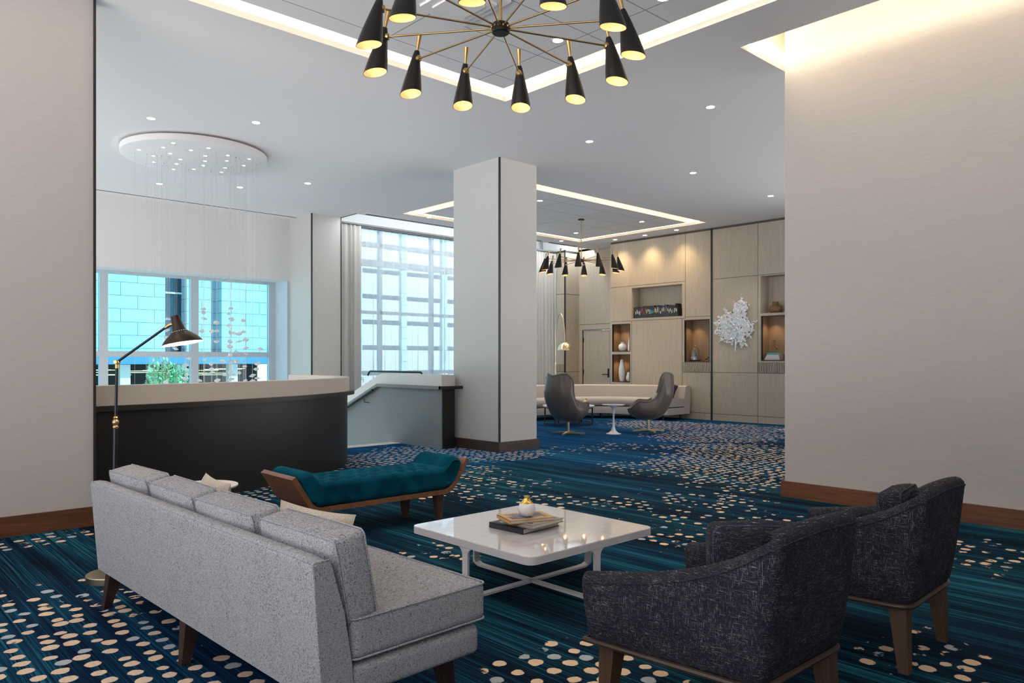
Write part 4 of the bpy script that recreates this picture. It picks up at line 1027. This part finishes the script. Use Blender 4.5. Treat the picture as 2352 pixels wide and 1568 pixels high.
for i, (u, v, lab) in enumerate(DL):
    o = p0 if i == 0 else copy_tree(p0); o.location = (u, v, ZC); o['label'] = 'round recessed downlight '+lab
    l = bpy.data.lights.new('downlight', 'SPOT'); wash = 'washer' in lab
    l.energy = (95 if wash else 55); l.color = (1,.72,.40) if wash else (1,.88,.74); l.spot_size = math.radians(105 if wash else 95); l.spot_blend = 1 if wash else .6; l.shadow_soft_size = .12 if wash else .05
    q = bpy.data.objects.new('downlight', l); COL.objects.link(q); q.location = (u, v, ZC-.02); q.rotation_euler = (0, -.10, 0) if wash else (0,0,0)
    if 'leaf' in lab: l.spot_size = math.radians(26); l.energy = 90; q.rotation_euler = (Vector((WU, 8.42, 2.1))-q.location).to_track_quat('-Z', 'Y').to_euler()
# ---- crystal chandelier over the stairwell
CR = [(4.05, 10.74, 2.04), (4.11, 10.89, 2.0), (4.14, 10.96, 1.92), (4.52, 10.93, 2.08), (4.4, 10.72, 1.99), (4.52, 10.9, 1.92), (4.08, 9.91, 1.78), (4.45, 10.33, 1.88), (3.74, 11.26, 1.91), (3.61, 10.9, 1.73), (3.7, 11.21, 1.64), (3.95, 10.03, 1.82), (3.95, 10.54, 1.72), (3.96, 10.21, 1.71), (4.17, 10.56, 1.73), (4.34, 10.52, 1.71), (4.14, 9.9, 1.68), (4.3, 10.11, 1.68), (4.38, 10.16, 1.71), (4.35, 11.03, 1.59), (4.6, 10.58, 1.61), (4.15, 10.06, 1.57), (4.54, 10.68, 1.59), (4.13, 10.03, 1.5), (4.54, 10.45, 1.49), (4.61, 10.13, 1.47), (3.43, 10.06, 1.47), (3.94, 11.14, 1.55), (4.25, 10.1, 1.43), (4.18, 10.12, 1.4), (4.68, 10.76, 1.41), (4.47, 10.87, 1.37), (3.9, 10.29, 1.32), (4.31, 11.13, 1.26), (4.24, 10.52, 1.3), (4.4, 10.63, 1.28), (4.25, 10.1, 1.3), (4.02, 11.22, 1.34), (3.87, 10.9, 1.25), (4.0, 11.26, 1.18), (4.28, 11.04, 1.19), (4.0, 10.28, 1.15), (3.93, 10.39, 1.13), (3.63, 10.21, 1.12), (3.6, 10.19, 1.07), (3.73, 10.02, 1.05), (4.06, 10.26, 1.04), (4.29, 10.59, 1.11), (4.08, 9.88, 1.16), (4.43, 10.61, 1.11), (4.35, 10.23, 1.14), (4.41, 10.19, 1.23), (4.71, 10.43, 1.27), (4.62, 10.27, 1.19), (4.52, 10.18, 1.1), (4.63, 10.27, 1.06), (4.41, 10.66, 1.04), (4.32, 9.96, 1.04), (4.72, 10.64, 1.01), (3.35, 10.15, 1.03)]
CC = (3.897, 10.609); ZD = 4.105
t = empty('crystal_chandelier', (CC[0], CC[1], ZC), 0, 'white disc hung with many thin wires and glass stones, over the stairwell', 'chandelier')
MB().lathe([(.0,ZD-ZC),(.93,ZD-ZC),(.945,ZD-ZC+.008),(.945,-.028),(.93,-.022),(.0,-.022)], 96).build('canopy', M['ceil'], t, 30)
MB().lathe([(.86,-.024),(.86,.0)], 64).build('mounting_ring', M['dark_trim'], t)
rc = random.Random(6)
for k in range(21):
    a = k*2.39996; r = .80*math.sqrt((k+.5)/21)
    s = MB().lathe([(.0,-.001),(.021,-.001)], 16, 0, (r*math.cos(a), r*math.sin(a), ZD-ZC)).build('spotlight', emit('spot_lens', (1,.9,.75), 3) if k == 0 else bpy.data.materials['spot_lens'], t)
M['wire'] = plain('steel_wire', (.58,.58,.59), .5, .1)
def stone(seed, c):
    r_ = random.Random(seed); w, d, hh = r_.uniform(.032,.056), r_.uniform(.024,.042), r_.uniform(.016,.032)
    b = MB(); vs = []; n = 9; rows = [(-1,.0),(-.55,.75),(.05,1.0),(.6,.7),(1,.0)]
    M4 = Matrix.Translation(c) @ Matrix.Rotation(r_.uniform(0,6), 4, 'Z') @ Matrix.Rotation(r_.uniform(-.35,.35), 4, 'Y'); b.M = M4
    fs = []
    for (z, q) in rows:
        for i in range(n):
            a = 2*PI*i/n+r_.uniform(-.15,.15); j = r_.uniform(.82,1.15); vs.append((w*q*j*math.cos(a), d*q*j*math.sin(a), hh*z*r_.uniform(.85,1.1)))
    for i in range(len(rows)-1):
        for q in range(n): fs.append((i*n+q, i*n+(q+1) % n, (i+1)*n+(q+1) % n, (i+1)*n+q))
    b.add(vs, fs, 0, False); return b
for i, (u, v, z) in enumerate(CR):
    x, y = u-CC[0], v-CC[1]; r = math.hypot(x, y)
    if r > .9: x, y = x*.9/r, y*.9/r
    w = MB().bar((x, y, ZD-ZC), (x, y, -5.4), .0013, 4).lathe([(.006,-.012),(.006,0)], 6, 0, (x, y, ZD-ZC)).build('wire', M['wire'], t)
    stone(i, (x, y, z-ZC)).build('glass_stone', M['crystal'], w)
for i in range(18):
    s = rc.uniform(-.86,-.15); q = rc.uniform(-.35,.35)
    x, y = .731*s+.682*q, -.683*s+.73*q
    w = MB().bar((x, y, ZD-ZC), (x, y, -5.0), .0013, 4).lathe([(.006,-.012),(.006,0)], 6, 0, (x, y, ZD-ZC)).build('wire', M['wire'], t)
    stone(100+i, (x, y, -4.0-rc.uniform(.2,1.0))).build('glass_stone', M['crystal'], w)

# ================================================================= FAR LOUNGE
def egg_chair(loc, rz, label):
    """faces +x"""
    t = empty('egg_chair', loc, rz, label, 'armchair', 'taupe leather egg chairs')
    def lerp(tab, a):
        for (a0, v0), (a1, v1) in zip(tab, tab[1:]):
            if a0 <= a <= a1:
                s = (a-a0)/(a1-a0); s = s*s*(3-2*s); return v0+(v1-v0)*s
        return tab[-1][1]
    HT = [(0,.40),(30,.43),(58,.565),(80,.555),(104,.61),(130,1.0),(148,1.075),(180,1.03)]
    RT = [(0,.40),(30,.42),(58,.41),(80,.34),(106,.295),(132,.415),(150,.415),(180,.35)]
    NP, NT = 72, 14
    def surf(i, j, off=0):
        ph = i*360-180; A = abs(ph); Hh = lerp(HT, A)-off*.3; Rr = lerp(RT, A)-off; tt = j
        bz_ = [(0,.215+off), (.26,.205+off), (.43-.02*(A < 60)-off, .30+.18*(Hh-.4)+off*.5), (.40+.02*(A > 100)-off, .40+.52*(Hh-.45)), (Rr, Hh)]
        P = [Vector(p) for p in bz_]
        while len(P) > 1: P = [a+(c-a)*tt for a, c in zip(P, P[1:])]
        r, z = P[0]; an = math.radians(ph); lean = -.10*max(0, z-.42)/.6 - .02
        wing = .17*max(0, (z-.72)/.35) * max(0, 1-abs(A-138)/45)
        return (r*math.cos(an)+lean+wing, r*.93*math.sin(an), z)
    b = MB(); vs = []; fs = []
    for off in (0, .045):
        for j in range(NT+1):
            for i in range(NP): vs.append(surf(i/NP, j/NT, off))
    o2 = (NT+1)*NP
    for j in range(NT):
        for i in range(NP):
            i2 = (i+1) % NP; q = (j*NP+i, j*NP+i2, (j+1)*NP+i2, (j+1)*NP+i); fs.append(q); fs.append(tuple(o2+e for e in q[::-1]))
    for i in range(NP):
        i2 = (i+1) % NP; fs.append((NT*NP+i, NT*NP+i2, o2+NT*NP+i2, o2+NT*NP+i))
    b.add(vs, fs, 0, True); b.build('shell', M['leather'], t, 80)
    b = MB(); b.tube([Vector(surf(i/NP, 1, .02))+Vector((0,0,.006)) for i in range(NP)], .0245, 8, 0, True); b.build('rim', M['leather'], t, 180)
    b = MB(); b.rbox(.03, 0, .40, .44, .42, .11, .05, 0, n=6, puff=(.02,.02,.02)); b.build('seat_cushion', M['leather_in'], t)
    b = MB(); b.bar((0,0,.03), (0,0,.23), .024, 16)
    for k in range(4):
        b.M = Matrix.Rotation(PI/4*0+k*PI/2+.35, 4, 'Z')
        b.add([(0,-.028,.045),(0,.028,.045),(.31,.02,.026),(.31,-.02,.026),(0,-.028,.012),(0,.028,.012),(.31,.02,.0),(.31,-.02,.0)], [(0,1,2,3),(7,6,5,4),(0,3,7,4),(2,1,5,6),(3,2,6,7)], 0, False)
    b.build('swivel_base', M['pale_brass'], t); return t
egg_chair((9.873, 9.10, 0), math.radians(-43+48), 'taupe leather egg chair with its tall back towards the pillar')
egg_chair((11.32, 8.42, 0), math.radians(-43+172), 'taupe leather egg chair turned sideways, nearer the oak wall')
o = pillow('throw_pillow', (11.40, 8.33, .58), (math.radians(14), 0, math.radians(-43+172-90)), .34, .28, .12, 'fur', 'beige pillow on the seat of the sideways egg chair')
t = empty('tulip_table', (10.465, 8.547, 0), 0, 'small round white pedestal table between the two egg chairs', 'side table')
MB().lathe([(.0,.505),(.17,.508),(.205,.518),(.205,.524),(.0,.526)], 40).build('tabletop', M['ceramic'], t, 40)
MB().lathe([(.135,0),(.135,.008),(.09,.02),(.045,.06),(.022,.13),(.016,.24),(.017,.36),(.026,.44),(.06,.49),(.09,.507)], 32).build('pedestal', M['ceramic'], t, 60)
t = empty('round_coffee_table', (11.35, 10.45, 0), 0, 'round pale topped coffee table with thin dark legs behind the left egg chair', 'coffee table')
MB().lathe([(.0,.36),(.52,.36),(.53,.37),(.53,.392),(.0,.395)], 56).build('tabletop', M['light_stone'], t, 40)
b = MB(); b.lathe([(.49,.34),(.50,.34),(.50,.36),(.49,.36)], 48)
b.lathe([(.475,.03),(.49,.03),(.49,.045),(.475,.045),(.475,.03)], 48, 0, (0,0,0), True); b.build('ring_frame', M['leg_wood'], t)
for k in range(6):
    a = k*PI/3+.15; x, y = .485*math.cos(a), .485*math.sin(a); MB().box(x-.011, x+.011, y-.011, y+.011, 0, .36).build('leg', M['leg_wood'], t)
o = empty('book', (11.25, 10.25, .395), .5, 'pale book lying on the round coffee table behind the egg chair', 'book'); MB().box(-.15,.15,-.11,.11,0,.04).build('cover', M['fur'], o); MB().box(-.145,.152,-.105,.105,.005,.035).build('pages', M['pages'], o)
t = empty('bud_vase', (11.62, 10.22, .395), 0, 'small white vase with gold neck on the round coffee table behind the egg chair', 'vase')
MB().lathe([(.03,0),(.055,.02),(.062,.05),(.045,.085)], 24).build('body', M['ceramic'], t, 60); MB().lathe([(.045,.085),(.02,.115),(.02,.13),(.024,.138),(.012,.12)], 24).build('neck', M['gold'], t, 60)
# ---- curved sofa
def camxy(X, Y): return Vector((.7308*X+.6826*Y, -.6826*X+.7308*Y))
FR = [camxy(*p) for p in ((-.45,15.15),(.1,15.75),(.6,16.25),(1.2,16.72),(1.8,16.95),(2.4,16.9),(2.95,16.62),(3.36,16.2))]
fp = smooth_path([(p.x, p.y) for p in FR], 5)
t = empty('curved_sofa', (0,0,0), 0, 'long curved beige sofa along the oak wall behind the egg chairs', 'sofa')
def run(prof, inset=0.0, e0=0, e1=0):
    vs, fs = sweep(fp[e0:len(fp)-e1] if e1 else fp[e0:], prof); return vs, fs
# offsets: sweep() puts positive offsets on the right of the travel direction = towards the camera here
b = MB(); b.add(*run([(-.82,.12),(-.86,.45),(-.85,.72),(-.81,.745),(-.72,.745),(-.67,.72),(-.62,.46),(-.62,.12)]), 0, True); b.build('backrest', M['curve'], t, 40)
b = MB(); b.add(*run([(-.62,.12),(-.62,.27),(-.01,.27),(.0,.25),(-.01,.12)]), 0, True); b.build('base', M['curve'], t, 40)
b = MB(); b.add(*run([(-.62,.29),(-.60,.46),(-.2,.485),(-.04,.47),(.015,.42),(.015,.34),(-.02,.29)]), 0, True); b.build('seat_cushion', M['curve'], t, 60)
for k in (2, 9, 16, 22, 28, len(fp)-3):
    p = fp[k]; a, c = fp[k-1], fp[k+1]; tg = (c-a).normalized(); nr = Vector((tg.y, -tg.x))
    for off in (-.10, -.74):
        q = p+nr*off; MB().lathe([(.018,0),(.026,.12)], 12, 0, (q.x, q.y, 0)).build('leg', M['leg_wood'], t)
e = fp[-4]; tg = (fp[-3]-fp[-5]).normalized(); nr = Vector((tg.y, -tg.x)); ang = math.atan2(tg.y, tg.x)
q = e-nr*.45; pillow('throw_pillow', (q.x, q.y, .64), (math.radians(-14), .3, ang+.2), .42, .36, .14, 'pillow_dark', 'navy patterned pillow at the right end of the curved sofa')
# ---- arc lamp
t = empty('arc_lamp', (13.05, 12.42, 0), math.radians(-43.05), 'brass arc floor lamp with dome shade behind the curved sofa', 'lamp')
MB().lathe([(.0,0),(.17,0),(.17,.03),(.0,.035)], 32).build('base', M['pale_brass'], t, 40)
MB().bar((-.02,0,.03), (-.01,0,1.22), .022, 12).build('pole', M['pale_brass'], t)
arc = [(-.01,0,1.2)]+[(-.01+.0*k, -.0, 1.2+.12*k) for k in range(1, 6)]
arc += [(.085-.095*math.cos(PI*k/14), -.45*(1-math.cos(PI*k/14))/2*2*.5, 1.80+.62*math.sin(PI*k/14)) for k in range(0, 15)]
arc[-1] = (.18,-.45,1.78)
MB().tube(arc+[(.18,-.45,1.70)], .011, 10).lathe([(.02,0),(.026,.02),(.026,.08),(.016,.1)], 14, 0, (-.01,0,1.16)).build('arc_arm', M['pale_brass'], t)
MB().lathe([(.180,1.545),(.178,1.56),(.165,1.62),(.125,1.685),(.07,1.72),(.02,1.735),(.0,1.737)], 32, 0, (.18,-.45,0)).lathe([(.172,1.545),(.168,1.57),(.12,1.67),(.0,1.72)], 32, 0, (.18,-.45,0)).build('lamp_shade', M['pale_brass'], t, 60)
MB().rbox(.18, -.45, 1.60, .07, .07, .08, .03, 0, 2).build('bulb', emit('arc_bulb', (1,.72,.36), 14), t)
point('arc_light', (.18,-.45,1.55), 12, (1,.72,.38), .05, t)
# ================================================================= OUTSIDE
def stonewall():
    m, tt, b_ = new('pale_stone_cladding')
    c = nd(tt, 'ShaderNodeTexCoord'); sp = nd(tt, 'ShaderNodeSeparateXYZ'); lk(tt, c.outputs['Object'], sp.inputs[0]); cb = nd(tt, 'ShaderNodeCombineXYZ')
    lk(tt, mathn(tt, 'ADD', sp.outputs[0], sp.outputs[1]), cb.inputs[0]); lk(tt, sp.outputs[2], cb.inputs[1])
    br = nd(tt, 'ShaderNodeTexBrick', offset=.5); lk(tt, cb.outputs[0], br.inputs['Vector'])
    br.inputs['Color1'].default_value = (.42,.60,.66,1); br.inputs['Color2'].default_value = (.36,.54,.61,1); br.inputs['Mortar'].default_value = (.07,.12,.15,1)  # stone blued: part of the cyan daylight cast is put into its colour
    br.inputs['Scale'].default_value = 1; br.inputs['Mortar Size'].default_value = .012; br.inputs['Brick Width'].default_value = 1.5; br.inputs['Row Height'].default_value = .62
    f = noise(tt, c.outputs['Object'], 6, 4, .7); lk(tt, mix(tt, .25, br.outputs['Color'], ramp(tt, f, [(.3, (.5,.55,.57)), (.7, (.8,.8,.8))]), 'MULTIPLY'), b_.inputs['Base Color']); b_.inputs['Roughness'].default_value = .9; return m
M['clad'] = stonewall(); M['fascia'] = plain('blue_fascia', (.06,.20,.32), .5); M['dark_glass'] = plain('dark_glazing', (.02,.06,.09), .15); M['dark_void'] = plain('dark_interior', (.03,.03,.03), .8)
M['grey_glass'] = plain('grey_glazing', (.10,.16,.20), .2); M['asphalt'] = plain('street_paving', (.55,.54,.52), .9)
tag(MB().box(-60, 80, 16, 120, -6.2, -6.0).build('street', M['asphalt']), kind='structure')
g = empty('office_building', (0, 38, 0), 0, 'pale stone clad building across the street, seen through the big left window', 'building')
MB().box(-20, 12.5, 0, 6, 1.72, 16).box(13.5, 14.7, 0, 6, 1.72, 16).box(14.7, 15.25, .8, 6, 1.72, 16).box(15.25, 19.8, 0, 6, 1.72, 16).build('facade', M['clad'], g)
MB().box(12.5, 13.5, .7, .8, 1.72, 16).build('recessed_glazing', M['dark_glass'], g)
b = MB()
for z in (6.1, 4.6): b.box(12.5, 13.5, .62, .7, z, z+.08)
b.build('glazing_bars', M['white_paint'], g)
MB().box(-20, 19.8, -.25, .6, 1.12, 1.72).build('fascia', M['fascia'], g)
MB().box(-20, 19.8, 5.9, 6, -6, 1.2).box(-20, 19.8, 0, 6, 1.1, 1.14).build('ground_floor', M['dark_void'], g)
b = MB()
for i in range(16): x = -18+2.6*i; b.box(x, x+.45, .4, .85, -6, 1.12)
b.build('columns', M['light_stone'], g)
tl = emit('strip_lamp', (1,.74,.36), 2.2); rr = random.Random(4)
for i in range(18):
    x = rr.uniform(8, 17); y = rr.uniform(.9, 5); z = 1.02-rr.uniform(0,.06)
    MB().box(x-.5-.9*rr.random(), x+.9, y-.03, y+.03, z-.03-y*.11, z-y*.11).build('strip_light', tl, g)
g = empty('glass_building', (0, 34, 0), 0, 'white banded building behind the sheer curtain', 'building')
b = MB()
for i in range(14): b.box(20.6, 52, 0, 3.6, -6+1.35*i, -6+1.35*i+1.1)
b.build('bands', plain('pale_bands', (.50,.53,.56), .8), g)
b = MB(); b.box(20.7, 52, .3, 3.5, -6, 13); b.build('glazing', M['grey_glass'], g)
b = MB()
for i in range(12): b.box(20.6+2.8*i, 20.95+2.8*i, -.15, .3, -6, 13)
b.build('piers', M['clad'], g)
# tree in front of the stone building
t = empty('street_tree', (8.55, 26.0, -6), 0, 'leafy green street tree outside the left window', 'tree')
MB().tube([(0,0,0),(.05,0,2.5),(0,.05,5.0),(.05,0,7.0)], [.12,.10,.07,.03], 10).build('trunk', M['brown_leg'], t)
b = MB(); rt = random.Random(12)
for i in range(2200):
    th = rt.uniform(0, 6.28); cph = rt.uniform(-1, 1); rad = rt.random()**.4; sq = math.sqrt(1-cph*cph)
    lump = 1+.18*math.sin(3*th+2)*sq+.15*math.sin(5*cph+th)
    p = Vector((.85*rad*sq*math.cos(th)*lump, .85*rad*sq*math.sin(th)*lump, 6.2+1.2*rad*cph*lump))
    s = rt.uniform(.05,.10); b.M = Matrix.Translation(p) @ Matrix.Rotation(rt.uniform(0,6.3), 4, 'Z') @ Matrix.Rotation(rt.uniform(-1.3,1.3), 4, 'X')
    b.add([(0,-s,0),(s*.5,0,.012),(0,s,0),(-s*.5,0,.012)], [(0,1,2,3)], 0, False)
m_, tt, b_ = new('tree_leaf'); f = noise(tt, coords(tt), 3, 2); lk(tt, ramp(tt, f, [(.3, (.10,.34,.14)), (.7, (.30,.62,.30))]), b_.inputs['Base Color'])
b.build('foliage', m_, t)
# mirrored vinyl letter on the far window
cu = bpy.data.curves.new('window_lettering', 'FONT'); cu.body = 'P'; cu.size = .17; cu.extrude = .001
to = bpy.data.objects.new('t', cu); me = bpy.data.meshes.new_from_object(to); me.name = 'window_lettering'; bpy.data.objects.remove(to); o = bpy.data.objects.new('window_lettering', me); COL.objects.link(o); o.location = (8.98, 14.436, .82); o.rotation_euler = (PI/2, 0, PI); 
o.data.materials.append(M['white_paint']); tag(o, 'white vinyl letter reading backwards on the far window glass', 'window sign')

# ================================================================= LIGHT, CAMERA
W = bpy.data.worlds.new('World'); S.world = W; W.use_nodes = True
wt = W.node_tree; bg = wt.nodes['Background']
tc = wt.nodes.new('ShaderNodeTexCoord'); sx = wt.nodes.new('ShaderNodeSeparateXYZ'); wt.links.new(tc.outputs['Generated'], sx.inputs[0])
rp = wt.nodes.new('ShaderNodeValToRGB'); rp.color_ramp.elements[0].position = .47; rp.color_ramp.elements[0].color = (5.0,4.8,4.75,1); rp.color_ramp.elements[1].position = .53; rp.color_ramp.elements[1].color = (1.0,1.0,1.02,1)
ad = wt.nodes.new('ShaderNodeMath'); ad.operation = 'MULTIPLY_ADD'; ad.inputs[1].default_value = .5; ad.inputs[2].default_value = .5
wt.links.new(sx.outputs[2], ad.inputs[0]); wt.links.new(ad.outputs[0], rp.inputs[0]); wt.links.new(rp.outputs[0], bg.inputs[0]); bg.inputs[1].default_value = 1.1
sl = bpy.data.lights.new('sun', 'SUN'); sl.energy = 9; sl.angle = .03; sl.color = (1,.96,.9)
so = bpy.data.objects.new('sun', sl); COL.objects.link(so); so.rotation_euler = (math.radians(48), 0, math.radians(28))
for p in ((1.0,10.5,-1.3),(3.5,12.5,-1.3),(4.2,9.6,-1.3)): point('stairwell_fill', p, 75, (1,.96,.93), .35)  # unseen fill lights added in the stairwell to brighten the ceiling above
cam = bpy.data.cameras.new('camera'); co = bpy.data.objects.new('camera', cam); COL.objects.link(co); S.camera = co
cam.sensor_width = 36; cam.lens = 36*1720.65/2352; cam.shift_y = 42.37/2352; cam.clip_end = 300; cam.clip_start = .05
co.location = (0, 0, 1.32); co.rotation_euler = (PI/2, 0, .8195-PI/2)
S.view_settings.view_transform = 'Standard'; S.view_settings.look = 'None'; S.view_settings.gamma = 1; S.view_settings.exposure = 0
try: S.view_settings.use_curve_mapping = False
except Exception: pass
S.cycles.max_bounces = 8; S.cycles.diffuse_bounces = 4; S.cycles.transparent_max_bounces = 16; S.cycles.sample_clamp_indirect = 6
